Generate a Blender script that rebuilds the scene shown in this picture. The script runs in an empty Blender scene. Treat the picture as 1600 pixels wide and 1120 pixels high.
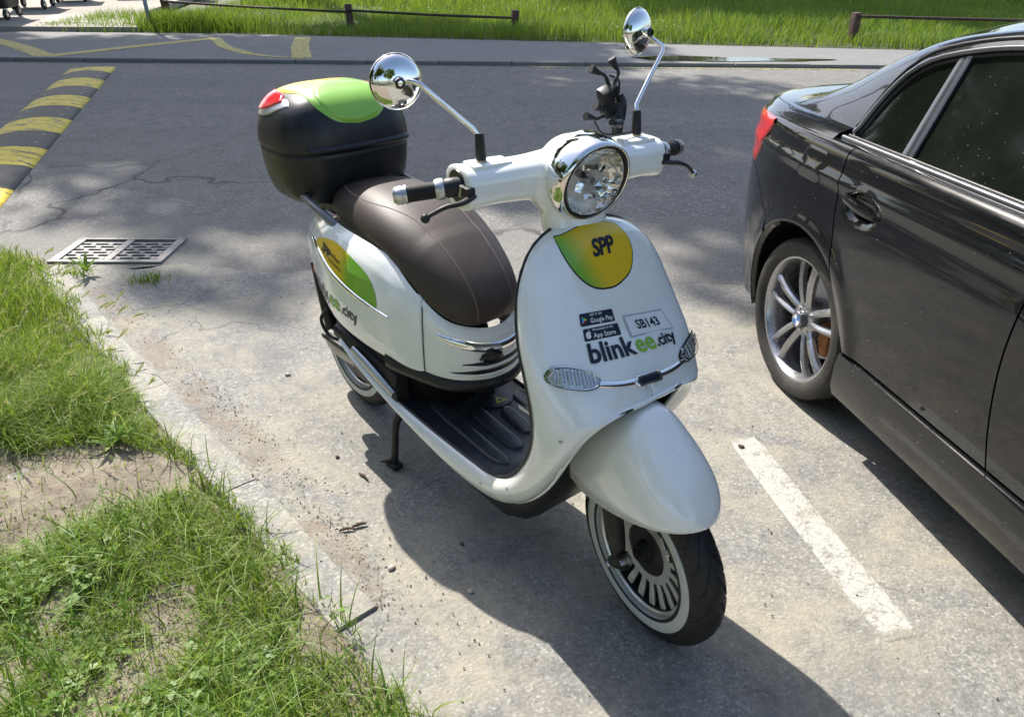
import bpy, bmesh, math, random
import numpy as np
from mathutils import Vector, Matrix
from mathutils.bvhtree import BVHTree
random.seed(4)
RNG = np.random.default_rng(4)
sc = bpy.context.scene
COL = sc.collection
R = math.radians

# ---------------------------------------------------------------- camera, sky, sun, exposure
cam_d = bpy.data.cameras.new('camera')
cam = bpy.data.objects.new('camera', cam_d)
COL.objects.link(cam)
cam.location = (0, 0, 1.55)
cam.rotation_euler = (R(90 - 28.8), 0, 0)
cam_d.sensor_width = 36
cam_d.lens = 27.0
cam_d.clip_start = 0.02
cam_d.clip_end = 600
sc.camera = cam

SUN_H = Vector((-0.52, 0.85, 0)).normalized()      # towards the sun, on the ground
SUN_EL = R(48)
world = bpy.data.worlds.new('World')
sc.world = world
world.use_nodes = True
wn = world.node_tree
bg = wn.nodes['Background']
sky = wn.nodes.new('ShaderNodeTexSky')
sky.sky_type = 'NISHITA'
sky.sun_disc = False
sky.sun_elevation = SUN_EL
sky.sun_rotation = math.atan2(SUN_H.x, SUN_H.y)
sky.air_density = 1.0
sky.dust_density = 2.0
wn.links.new(sky.outputs[0], bg.inputs[0])
bg.inputs[1].default_value = 0.15
sun_d = bpy.data.lights.new('sun', 'SUN')
sun_d.energy = 5.0
sun_d.angle = R(0.53)
sun_d.color = (1.0, 0.95, 0.87)
sun = bpy.data.objects.new('sun', sun_d)
COL.objects.link(sun)
SUNV = Vector((SUN_H.x * math.cos(SUN_EL), SUN_H.y * math.cos(SUN_EL), math.sin(SUN_EL)))
sun.rotation_euler = SUNV.to_track_quat('Z', 'Y').to_euler()
sun.location = (0, 0, 30)
sc.view_settings.view_transform = 'Standard'
sc.view_settings.look = 'None'
sc.view_settings.gamma = 1
sc.view_settings.use_curve_mapping = False
sc.view_settings.exposure = 0.74

# ---------------------------------------------------------------- helpers
def cr(pts, n):
    """n points on a centripetal-ish Catmull-Rom through pts (any dimension)"""
    P = np.array(pts, float)
    d = np.linalg.norm(np.diff(P, axis=0), axis=1) ** 0.5 + 1e-9
    t = np.concatenate([[0], np.cumsum(d)])
    return cr_at(P, t, np.linspace(0, t[-1], n))
def cr_at(P, t, q):
    P = np.array(P, float); t = np.array(t, float)
    m = np.zeros_like(P)
    m[1:-1] = (P[2:] - P[:-2]) / (t[2:] - t[:-2])[:, None]
    m[0] = (P[1] - P[0]) / (t[1] - t[0]); m[-1] = (P[-1] - P[-2]) / (t[-1] - t[-2])
    i = np.clip(np.searchsorted(t, q, side='right') - 1, 0, len(t) - 2)
    h = (t[i + 1] - t[i]); s = (q - t[i]) / h
    s = s[:, None]; h = h[:, None]
    return ((2*s**3 - 3*s**2 + 1) * P[i] + (s**3 - 2*s**2 + s) * h * m[i] + (-2*s**3 + 3*s**2) * P[i+1] + (s**3 - s**2) * h * m[i+1])
def itp(x, xs, ys):
    """smooth 1-D interpolation"""
    return cr_at(np.array(ys, float)[:, None], xs, np.atleast_1d(np.clip(x, xs[0], xs[-1])).astype(float))[:, 0]

def link(o, parent=None):
    COL.objects.link(o)
    if parent is not None: o.parent = parent
    return o
def mobj(name, verts, faces, mat=None, parent=None, smooth=True, loc=None, rot=None):
    me = bpy.data.meshes.new(name)
    me.from_pydata([tuple(v) for v in verts], [], [tuple(f) for f in faces])
    me.validate()
    if smooth: me.polygons.foreach_set('use_smooth', [True] * len(me.polygons))
    if mat:
        for m in (mat if isinstance(mat, (list, tuple)) else [mat]): me.materials.append(m)
    o = link(bpy.data.objects.new(name, me), parent)
    if loc is not None: o.location = loc
    if rot is not None: o.rotation_euler = rot
    return o
def npmesh(name, V, Lq, mat, parent=None, smooth=True, ntri=None):
    """fast mesh from arrays: V (n,3), Lq list of index arrays (k,3) or (k,4)"""
    me = bpy.data.meshes.new(name)
    loops = np.concatenate([a.reshape(-1) for a in Lq]).astype(np.int32)
    sizes = np.concatenate([np.full(len(a), a.shape[1]) for a in Lq]).astype(np.int32)
    me.vertices.add(len(V)); me.vertices.foreach_set('co', np.asarray(V, np.float32).reshape(-1))
    me.loops.add(len(loops)); me.loops.foreach_set('vertex_index', loops)
    me.polygons.add(len(sizes))
    me.polygons.foreach_set('loop_start', np.concatenate([[0], np.cumsum(sizes)[:-1]]).astype(np.int32))
    me.update(calc_edges=True)
    if smooth: me.polygons.foreach_set('use_smooth', np.ones(len(sizes), bool))
    me.materials.append(mat)
    return link(bpy.data.objects.new(name, me), parent)
def grid_faces(nr, nc, closed_c=False, closed_r=False, off=0):
    f = []
    for r in range(nr if closed_r else nr - 1):
        r2 = (r + 1) % nr
        for c in range(nc if closed_c else nc - 1):
            c2 = (c + 1) % nc
            f.append((off + r*nc + c, off + r*nc + c2, off + r2*nc + c2, off + r2*nc + c))
    return f
def grid(name, rows, mat, parent=None, closed_c=False, closed_r=False, caps=False, flip=False, smooth=True, solid=0, offset=-1):
    rows = [list(r) for r in rows]
    nr, nc = len(rows), len(rows[0])
    V = [v for r in rows for v in r]
    F = grid_faces(nr, nc, closed_c, closed_r)
    if caps:
        F.append(tuple(range(nc))[::-1]); F.append(tuple((nr-1)*nc + i for i in range(nc)))
    if flip: F = [f[::-1] for f in F]
    o = mobj(name, V, F, mat, parent, smooth)
    fix_normals(o.data) if caps else None
    if solid:
        m = o.modifiers.new('solid', 'SOLIDIFY'); m.thickness = solid; m.offset = offset
    return o
def fix_normals(me):
    bm = bmesh.new(); bm.from_mesh(me)
    bmesh.ops.remove_doubles(bm, verts=bm.verts, dist=1e-6)
    bmesh.ops.recalc_face_normals(bm, faces=bm.faces)
    bm.to_mesh(me); bm.free()
def sharp(o, ang=35):
    """auto-smooth: mark edges sharper than ang"""
    bm = bmesh.new(); bm.from_mesh(o.data)
    for e in bm.edges:
        if len(e.link_faces) == 2 and e.calc_face_angle(0) > R(ang): e.smooth = False
    for f in bm.faces: f.smooth = True
    bm.to_mesh(o.data); bm.free()
    return o
def frame_along(P):
    P = np.array(P, float); n = len(P)
    T = np.gradient(P, axis=0); T /= np.linalg.norm(T, axis=1)[:, None] + 1e-12
    up = np.array([0, 0, 1.0])
    if abs(T[0] @ up) > 0.9: up = np.array([1.0, 0, 0])
    N = np.zeros_like(P); B = np.zeros_like(P)
    v = up - T[0] * (up @ T[0]); v /= np.linalg.norm(v)
    for i in range(n):
        v = v - T[i] * (v @ T[i]); v /= np.linalg.norm(v)
        N[i] = v; B[i] = np.cross(T[i], v)
    return P, T, N, B
def tube(name, pts, rad, mat, parent=None, n=12, steps=None, capr=True, flat=1.0):
    if steps: pts = cr(pts, steps)
    P, T, N, B = frame_along(pts)
    if np.isscalar(rad): rad = [rad] * len(P)
    else: rad = np.interp(np.linspace(0, 1, len(P)), np.linspace(0, 1, len(rad)), rad)
    rows = []
    for i in range(len(P)):
        rows.append([P[i] + rad[i] * (math.cos(a) * N[i] * flat + math.sin(a) * B[i]) for a in np.linspace(0, 2*math.pi, n, endpoint=False)])
    o = grid(name, rows, mat, parent, closed_c=True, caps=capr)
    return sharp(o, 50) if capr else o
def lathe(name, prof, mat, parent=None, origin=(0, 0, 0), axis=(0, 0, 1), n=40, closed=False, up=None, caps=False, rs=1.0):
    """prof: list of (radius, height along axis)"""
    ax = Vector(axis).normalized(); q = ax.to_track_quat('Z', 'Y')
    rows = []
    for r, h in prof:
        rows.append([Vector(origin) + q @ Vector((r * rs * math.cos(a), r * rs * math.sin(a), h)) for a in np.linspace(0, 2*math.pi, n, endpoint=False)])
    o = grid(name, rows, mat, parent, closed_c=True, closed_r=closed, caps=caps)
    fix_normals(o.data)
    return sharp(o, 32)
def box(name, c, s, mat, parent=None, bev=0.003, rot=(0, 0, 0), seg=2, taper=None):
    bm = bmesh.new(); bmesh.ops.create_cube(bm, size=1)
    for v in bm.verts:
        v.co = Vector((v.co.x * s[0], v.co.y * s[1], v.co.z * s[2]))
        if taper and v.co.z > 0: v.co.x *= taper[0]; v.co.y *= taper[1]
    if bev: bmesh.ops.bevel(bm, geom=list(bm.edges), offset=bev, segments=seg, affect='EDGES', profile=0.6)
    from mathutils import Euler
    M = Matrix.Translation(Vector(c)) @ Euler(rot).to_matrix().to_4x4()
    bmesh.ops.transform(bm, matrix=M, verts=bm.verts)
    me = bpy.data.meshes.new(name); bm.to_mesh(me); bm.free()
    me.materials.append(mat)
    o = link(bpy.data.objects.new(name, me), parent)
    return sharp(o, 40) if bev else o
def prism(name, outline, z0, z1, mat, parent=None, bev=0.0, M=None):
    """outline in xy, extruded z0..z1, optional matrix"""
    bm = bmesh.new()
    vs = [bm.verts.new((p[0], p[1], z0)) for p in outline]
    f = bm.faces.new(vs)
    e = bmesh.ops.extrude_face_region(bm, geom=[f])
    for v in e['geom']:
        if isinstance(v, bmesh.types.BMVert): v.co.z = z1
    bmesh.ops.recalc_face_normals(bm, faces=bm.faces)
    if bev:
        eg = [e for e in bm.edges if abs(e.verts[0].co.z - e.verts[1].co.z) < 1e-7]
        bmesh.ops.bevel(bm, geom=eg, offset=bev, segments=2, affect='EDGES')
    if M is not None: bmesh.ops.transform(bm, matrix=M, verts=bm.verts)
    me = bpy.data.meshes.new(name); bm.to_mesh(me); bm.free(); me.materials.append(mat)
    o = link(bpy.data.objects.new(name, me), parent)
    return sharp(o, 40)
def empty(name, loc=(0, 0, 0), rotz=0.0, parent=None):
    o = bpy.data.objects.new(name, None); o.empty_display_size = 0.1
    link(o, parent); o.location = loc; o.rotation_euler = (0, 0, rotz)
    return o
def tag(o, label=None, cat=None, group=None, kind=None):
    if label: o['label'] = label
    if cat: o['category'] = cat
    if group: o['group'] = group
    if kind: o['kind'] = kind
    return o
def apply_mods(o):
    dg = bpy.context.evaluated_depsgraph_get()
    me = bpy.data.meshes.new_from_object(o.evaluated_get(dg))
    old = o.data; o.modifiers.clear(); o.data = me
    return o
def bvh(objs):
    """BVH of several objects in their own local coordinates (children share the parent's space)"""
    V = []; F = []
    for o in objs:
        k = len(V)
        V += [v.co.copy() for v in o.data.vertices]; F += [[i + k for i in p.vertices] for p in o.data.polygons]
    return BVHTree.FromPolygons(V, F)
def text_geo(s, size=1.0, bold=0.0, spacing=1.0, shear=0.0):
    """2-D triangles of a word: verts (x, y), faces; left aligned on the baseline"""
    cu = bpy.data.curves.new('t', 'FONT'); cu.body = s; cu.size = size; cu.offset = bold; cu.space_character = spacing
    cu.shear = shear; cu.resolution_u = 3
    o = bpy.data.objects.new('t', cu); COL.objects.link(o)
    dg = bpy.context.evaluated_depsgraph_get(); dg.update()
    me = bpy.data.meshes.new_from_object(o.evaluated_get(dg))
    V = [(v.co.x, v.co.y) for v in me.vertices]; F = [tuple(p.vertices) for p in me.polygons]
    bpy.data.objects.remove(o); bpy.data.curves.remove(cu); bpy.data.meshes.remove(me)
    return V, F
def project(name, V2, F, mapper, tree, off, mat, parent, cuts=0, smooth=True):
    """lay 2-D geometry on a surface: mapper(x, y) -> (origin, direction); hits are lifted off along the normal"""
    bm = bmesh.new()
    vs = [bm.verts.new((x, y, 0)) for x, y in V2]
    for f in F:
        try: bm.faces.new([vs[i] for i in f])
        except ValueError: pass
    if cuts:
        bmesh.ops.triangulate(bm, faces=bm.faces)
        for _ in range(8):
            es = [e for e in bm.edges if e.calc_length() > cuts]
            if not es: break
            bmesh.ops.subdivide_edges(bm, edges=es, cuts=1)
            bmesh.ops.triangulate(bm, faces=bm.faces)
    dead = []
    for v in bm.verts:
        o, d = mapper(v.co.x, v.co.y)
        h, nrm, i, dist = tree.ray_cast(Vector(o), Vector(d).normalized())
        if h is None: dead.append(v); continue
        if nrm.dot(Vector(d)) > 0: nrm = -nrm
        v.co = h + nrm * off
    if dead: bmesh.ops.delete(bm, geom=dead, context='VERTS')
    me = bpy.data.meshes.new(name); bm.to_mesh(me); bm.free()
    if smooth: me.polygons.foreach_set('use_smooth', [True] * len(me.polygons))
    me.materials.append(mat)
    return link(bpy.data.objects.new(name, me), parent)
def strip_on(name, pts2, w, mapper, tree, off, mat, parent, n=40, prof=((-1, 0), (-.7, .7), (0, 1), (.7, .7), (1, 0)), thick=0.004):
    """a raised moulding along a 2-D path laid on a surface"""
    P = cr(pts2, n); T = np.gradient(P, axis=0); T /= np.linalg.norm(T, axis=1)[:, None]
    Nn = np.stack([-T[:, 1], T[:, 0]], 1)
    rows = []
    ws = [w] * n if np.isscalar(w) else np.interp(np.linspace(0, 1, n), np.linspace(0, 1, len(w)), w)
    for i in range(n):
        row = []
        for a, hgt in prof:
            q = P[i] + Nn[i] * a * ws[i] * .5
            o, d = mapper(q[0], q[1])
            h, nrm, k, dist = tree.ray_cast(Vector(o), Vector(d).normalized())
            if h is None: row.append(rows[-1][len(row)] if rows else Vector(o)); continue
            if nrm.dot(Vector(d)) > 0: nrm = -nrm
            row.append(h + nrm * (off + thick * hgt))
        rows.append(row)
    o = grid(name, rows, mat, parent)
    return o

# ---------------------------------------------------------------- materials
class NT:
    def __init__(s, m):
        s.t = m.node_tree; s.n = s.t.nodes; s.l = s.t.links
    def add(s, typ, **kw):
        n = s.n.new('ShaderNode' + typ)
        for k, v in kw.items():
            if k.startswith('i_'): n.inputs[k[2:].replace('_', ' ')].default_value = v
            else: setattr(n, k, v)
        return n
    def noise(s, vec, scale, detail=4, rough=0.55, dist=0.0):
        n = s.add('TexNoise'); n.inputs['Scale'].default_value = scale; n.inputs['Detail'].default_value = detail
        n.inputs['Roughness'].default_value = rough; n.inputs['Distortion'].default_value = dist
        if vec is not None: s.l.new(vec, n.inputs['Vector'])
        return n.outputs['Fac']
    def vor(s, vec, scale, feature='F1', out='Distance'):
        n = s.add('TexVoronoi'); n.feature = feature; n.inputs['Scale'].default_value = scale
        if vec is not None: s.l.new(vec, n.inputs['Vector'])
        return n.outputs[out]
    def ramp(s, fac, stops):
        n = s.add('ValToRGB'); s.l.new(fac, n.inputs[0])
        e = n.color_ramp.elements
        while len(e) < len(stops): e.new(0.5)
        for k, (p, c) in enumerate(stops):
            e[k].position = p
            e[k].color = (c, c, c, 1) if not isinstance(c, (tuple, list)) else (*c, 1)
        return n.outputs[0]
    def mix(s, fac, a, b, mode='MIX'):
        n = s.add('MixRGB'); n.blend_type = mode
        for k, v in ((0, fac), (1, a), (2, b)):
            if isinstance(v, (int, float)): n.inputs[k].default_value = v if k == 0 else (v, v, v, 1)
            elif isinstance(v, (tuple, list)): n.inputs[k].default_value = (*v, 1)
            else: s.l.new(v, n.inputs[k])
        return n.outputs[0]
    def math(s, op, a, b=0.0, clamp=False):
        n = s.add('Math'); n.operation = op; n.use_clamp = clamp
        for k, v in ((0, a), (1, b)):
            if isinstance(v, (int, float)): n.inputs[k].default_value = v
            else: s.l.new(v, n.inputs[k])
        return n.outputs[0]
    def coords(s, which='Object'):
        return s.add('TexCoord').outputs[which]
    def mapping(s, vec, scale=(1, 1, 1), rot=(0, 0, 0), loc=(0, 0, 0)):
        n = s.add('Mapping'); s.l.new(vec, n.inputs[0])
        n.inputs['Scale'].default_value = scale; n.inputs['Rotation'].default_value = rot; n.inputs['Location'].default_value = loc
        return n.outputs[0]
    def bump(s, h, strength=0.3, dist=0.01, normal=None):
        n = s.add('Bump'); n.inputs['Strength'].default_value = strength; n.inputs['Distance'].default_value = dist
        s.l.new(h, n.inputs['Height'])
        if normal is not None: s.l.new(normal, n.inputs['Normal'])
        return n.outputs[0]
def newmat(name):
    m = bpy.data.materials.new(name); m.use_nodes = True
    b = m.node_tree.nodes['Principled BSDF']
    return m, NT(m), b
def mat(name, col, rough=0.5, metal=0.0, coat=0.0, var=0.08, scale=30, bump=0.0, bscale=200, trans=0.0, spec=0.5, ior=1.45, rvar=0.1, dust=0.0, dustcol=(.35, .32, .27), bdist=0.002):
    m, t, b = newmat(name)
    v = t.coords()
    n = t.noise(v, scale, 5, 0.6)
    c0 = tuple(x * (1 - var) for x in col); c1 = tuple(min(1, x * (1 + var)) for x in col)
    c = t.ramp(n, [(0.3, c0), (0.7, c1)])
    if dust:
        d = t.noise(v, scale * 0.35, 6, 0.65)
        c = t.mix(t.ramp(d, [(0.42, 0.0), (0.75, dust)]), c, dustcol)
    t.l.new(c, b.inputs['Base Color'])
    r = t.ramp(t.noise(v, scale * 2.3, 4), [(0.3, max(0, rough - rvar * rough)), (0.7, min(1, rough + rvar))])
    t.l.new(r, b.inputs['Roughness'])
    b.inputs['Metallic'].default_value = metal
    b.inputs['Coat Weight'].default_value = coat
    b.inputs['Coat Roughness'].default_value = 0.04
    b.inputs['Specular IOR Level'].default_value = spec
    b.inputs['IOR'].default_value = ior
    b.inputs['Transmission Weight'].default_value = trans
    if bump: t.l.new(t.bump(t.noise(v, bscale, 3), bump, bdist), b.inputs['Normal'])
    return m
M = {}
M['white'] = mat('white_paint', (.84, .86, .83), 0.24, coat=1.0, var=0.02, scale=7, dust=0.14, dustcol=(.52, .51, .43))
def m_white():
    m, t, b = newmat('white_scooter_paint'); v = t.coords()
    c = t.mix(t.ramp(t.noise(v, 5, 7, .7), [(.44, 0.0), (.80, .22)]), (.84, .86, .83), (.50, .50, .43))
    st = t.noise(t.mapping(v, (30, 30, 3)), 2.0, 5, .7)
    c = t.mix(t.ramp(st, [(.60, 0.0), (.78, .16)]), c, (.42, .41, .35))
    sc_ = t.noise(t.mapping(v, (9, 60, 9), (.3, .8, .2)), 6.0, 2, .5)
    msk = t.ramp(t.noise(v, 6, 3), [(.55, 0.0), (.62, 1.0)])
    c = t.mix(t.math('MULTIPLY', t.ramp(sc_, [(.735, 0.0), (.75, .5)]), msk), c, (.28, .28, .26))
    sx = t.add('SeparateXYZ'); t.l.new(v, sx.inputs[0])
    lo = t.math('ADD', sx.outputs[2], t.math('MULTIPLY', t.noise(v, 14, 6, .7), .25))
    c = t.mix(t.ramp(lo, [(.32, .30), (.52, 0.0)]), c, (.36, .34, .28))
    c = t.mix(t.ramp(t.vor(v, 34), [(.030, .55), (.05, 0.0)]), c, (.22, .20, .16))
    t.l.new(c, b.inputs['Base Color'])
    t.l.new(t.ramp(t.noise(v, 9, 6, .7), [(.35, .16), (.75, .36)]), b.inputs['Roughness'])
    b.inputs['Coat Weight'].default_value = 1.0
    t.l.new(t.ramp(t.noise(v, 6, 5, .7), [(.4, .02), (.8, .12)]), b.inputs['Coat Roughness'])
    return m
M['white'] = m_white()
M['black_plastic'] = mat('black_plastic', (.012, .0125, .014), 0.42, var=0.3, bump=0.12, bscale=700, bdist=.0006)
M['box_plastic'] = mat('box_plastic', (.010, .0115, .014), 0.36, var=0.25, scale=12, bump=0.15, bscale=900, bdist=.0005)
M['floor_plastic'] = mat('floor_plastic', (.020, .026, .034), 0.36, var=0.3, scale=25, dust=0.35, dustcol=(.12, .125, .13), bump=.15, bscale=500, bdist=.0008)
M['black_metal'] = mat('black_metal', (.015, .015, .016), 0.45, metal=0.3, var=0.2, dust=.35, dustcol=(.09, .08, .065), scale=50)
M['rubber'] = mat('rubber', (.010, .010, .0105), 0.55, var=0.25, scale=60, dust=0.12, dustcol=(.09, .085, .075), bump=.12, bscale=400)
M['grip_rubber'] = mat('grip_rubber', (.012, .012, .012), 0.6, var=0.2)
M['chrome'] = mat('chrome', (.82, .82, .80), 0.05, metal=1.0, var=0.01, rvar=0.03)
M['satin'] = mat('satin_metal', (.55, .55, .56), 0.32, metal=1.0, var=0.06, scale=70)
M['grey_metal'] = mat('grey_painted_tube', (.22, .23, .24), 0.35, metal=0.6, var=0.08)
M['rim'] = mat('machined_rim', (.72, .71, .67), 0.34, metal=0.75, var=0.08, scale=60)
M['white_wall'] = mat('white_wall_rubber', (.50, .51, .47), 0.6, var=0.10, scale=25, dust=0.25, dustcol=(.28, .28, .24))
M['navy'] = mat('navy_print', (.008, .011, .028), 0.35, var=0.02)
M['print_green'] = mat('green_print', (.22, .47, .04), 0.35, var=0.02)
M['print_white'] = mat('white_print', (.75, .76, .76), 0.35, var=0.02)
M['print_grey'] = mat('grey_print', (.42, .43, .45), 0.35, var=0.02)
M['play_blue'] = mat('blue_print', (.02, .32, .62), 0.35, var=0.02)
M['play_red'] = mat('red_print', (.62, .05, .04), 0.35, var=0.02)
M['play_yellow'] = mat('yellow_print', (.80, .55, .03), 0.35, var=0.02)
M['play_green'] = mat('leaf_green_print', (.03, .45, .14), 0.35, var=0.02)
M['black_print'] = mat('black_print', (.010, .010, .012), 0.35, var=0.02)
M['hazard'] = mat('hazard_sticker', (.62, .58, .10), 0.4, var=0.05)
M['seat_thread'] = mat('seat_thread', (.16, .125, .11), 0.8)
M['bolt'] = mat('zinc_bolt', (.40, .39, .37), 0.35, metal=1, var=.15, scale=200)
M['orange'] = mat('orange_reflector', (.75, .14, .01), 0.15, coat=.6)

def m_glass(name, col=(1, 1, 1), rough=0.0, ior=1.45):
    m, t, b = newmat(name)
    b.inputs['Base Color'].default_value = (*col, 1); b.inputs['Transmission Weight'].default_value = 1
    b.inputs['IOR'].default_value = ior
    v = t.coords()
    t.l.new(t.ramp(t.noise(v, 14, 4), [(.4, rough), (.8, rough + .04)]), b.inputs['Roughness'])
    return m
M['glass'] = m_glass('clear_lens')
def m_seat():
    m, t, b = newmat('brown_vinyl'); v = t.coords()
    c = t.ramp(t.noise(v, 420, 3), [(.3, (.024, .016, .013)), (.7, (.055, .038, .031))])
    c = t.mix(t.ramp(t.noise(v, 9, 5), [(.40, 0.0), (.8, .25)]), c, (.080, .060, .050))
    t.l.new(c, b.inputs['Base Color']); b.inputs['Roughness'].default_value = .52
    t.l.new(t.bump(t.vor(v, 420), .35, .0008), b.inputs['Normal'])
    return m
M['seat'] = m_seat()
def m_red():
    m, t, b = newmat('red_reflector'); v = t.coords()
    t.l.new(t.ramp(t.noise(v, 40, 3), [(.3, (.50, .012, .02)), (.7, (.72, .03, .035))]), b.inputs['Base Color'])
    b.inputs['Roughness'].default_value = .14; b.inputs['Coat Weight'].default_value = .8
    t.l.new(t.bump(t.vor(v, 160), .3, .001), b.inputs['Normal'])
    return m
M['red'] = m_red()
def m_grad(name, stops, axis, lo, hi, dots=260, jitter=.25):
    """halftone blend of two printed colours along a local axis"""
    m, t, b = newmat(name); v = t.coords()
    sx = t.add('SeparateXYZ'); t.l.new(v, sx.inputs[0])
    if isinstance(axis, str):
        a = sx.outputs['XYZ'.index(axis)]
    else:
        a = None
        for k, w in enumerate(axis):
            q = t.math('MULTIPLY', sx.outputs[k], w); a = q if a is None else t.math('ADD', a, q)
    mr = t.add('MapRange'); t.l.new(a, mr.inputs['Value']); mr.inputs['From Min'].default_value = lo; mr.inputs['From Max'].default_value = hi
    d = t.vor(v, dots)
    f = t.math('ADD', mr.outputs[0], t.math('MULTIPLY', t.math('SUBTRACT', d, .35), jitter))
    t.l.new(t.ramp(f, stops), b.inputs['Base Color'])
    b.inputs['Roughness'].default_value = .38; b.inputs['Coat Weight'].default_value = .3; b.inputs['Coat Roughness'].default_value = .05
    return m
YEL = (.74, .49, .004); GRN = (.155, .40, .025); LGRN = (.24, .50, .06)
# ================================================================ SETTING
def flat_sheet(name, pts, z, mat_, nx=None):
    """polygon sheet; pts ccw"""
    bm = bmesh.new()
    f = bm.faces.new([bm.verts.new((x, y, z)) for x, y in pts])
    if f.normal.z < 0: bmesh.ops.reverse_faces(bm, faces=bm.faces)
    bmesh.ops.triangulate(bm, faces=bm.faces)
    bmesh.ops.recalc_face_normals(bm, faces=bm.faces)
    if bm.faces and sum(f.normal.z for f in bm.faces) < 0: bmesh.ops.reverse_faces(bm, faces=bm.faces)
    me = bpy.data.meshes.new(name); bm.to_mesh(me); bm.free(); me.materials.append(mat_)
    o = link(bpy.data.objects.new(name, me)); o['kind'] = 'structure'
    return o

def m_asphalt():
    m, t, b = newmat('road_asphalt'); v = t.coords()
    agg = t.vor(v, 95, out='Color')
    g = t.add('SeparateColor'); t.l.new(agg, g.inputs[0])
    c = t.ramp(g.outputs[0], [(0.0, (.100, .095, .088)), (.5, (.152, .144, .132)), (.85, (.215, .204, .186)), (1, (.38, .36, .32))])
    pat = t.noise(v, .55, 5, .6)
    c = t.mix(t.ramp(pat, [(.40, 0.0), (.60, .55)]), c, (.205, .196, .178))
    c = t.mix(t.ramp(t.noise(v, 6, 6, .7), [(.36, .5), (.5, 0.0)]), c, (.088, .084, .078))
    # wheel tracks: wide soft bands along the road
    w = t.noise(t.mapping(v, (.06, 1.1, 1)), 1.0, 3)
    c = t.mix(t.ramp(w, [(.42, 0.0), (.62, .30)]), c, (.110, .104, .096))
    # dust near this side
    sx = t.add('SeparateXYZ'); t.l.new(v, sx.inputs[0])
    near = t.math('ADD', sx.outputs[1], t.math('MULTIPLY', t.noise(v, 1.7, 5), 1.6))
    c = t.mix(t.ramp(t.math('DIVIDE', near, 10.0), [(.47, .62), (.56, 0.0)]), c, (.185, .175, .155))
    # cracks
    wv = t.add('VectorMath'); wv.operation = 'ADD'
    nz = t.add('TexNoise'); nz.inputs['Scale'].default_value = 1.6; nz.inputs['Detail'].default_value = 6; t.l.new(v, nz.inputs['Vector'])
    sc_ = t.add('VectorMath'); sc_.operation = 'SCALE'; t.l.new(nz.outputs['Color'], sc_.inputs[0]); sc_.inputs['Scale'].default_value = .9
    t.l.new(v, wv.inputs[0]); t.l.new(sc_.outputs[0], wv.inputs[1])
    ck = t.vor(wv.outputs[0], .62, 'DISTANCE_TO_EDGE')
    mask = t.ramp(t.noise(v, .45, 2), [(.46, 0.0), (.54, 1.0)])
    crack = t.math('MULTIPLY', t.math('MULTIPLY', t.ramp(ck, [(0.0, 1.0), (.016, 0.0)]), mask), t.ramp(t.math('DIVIDE', sx.outputs[1], 10.0), [(.52, 1.0), (.66, .25)]))
    c = t.mix(crack, c, (.018, .018, .018))
    t.l.new(c, b.inputs['Base Color']); b.inputs['Roughness'].default_value = .80
    h = t.math('SUBTRACT', t.vor(v, 95), t.math('MULTIPLY', crack, 1.5))
    t.l.new(t.bump(h, .75, .006), b.inputs['Normal'])
    return m
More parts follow.
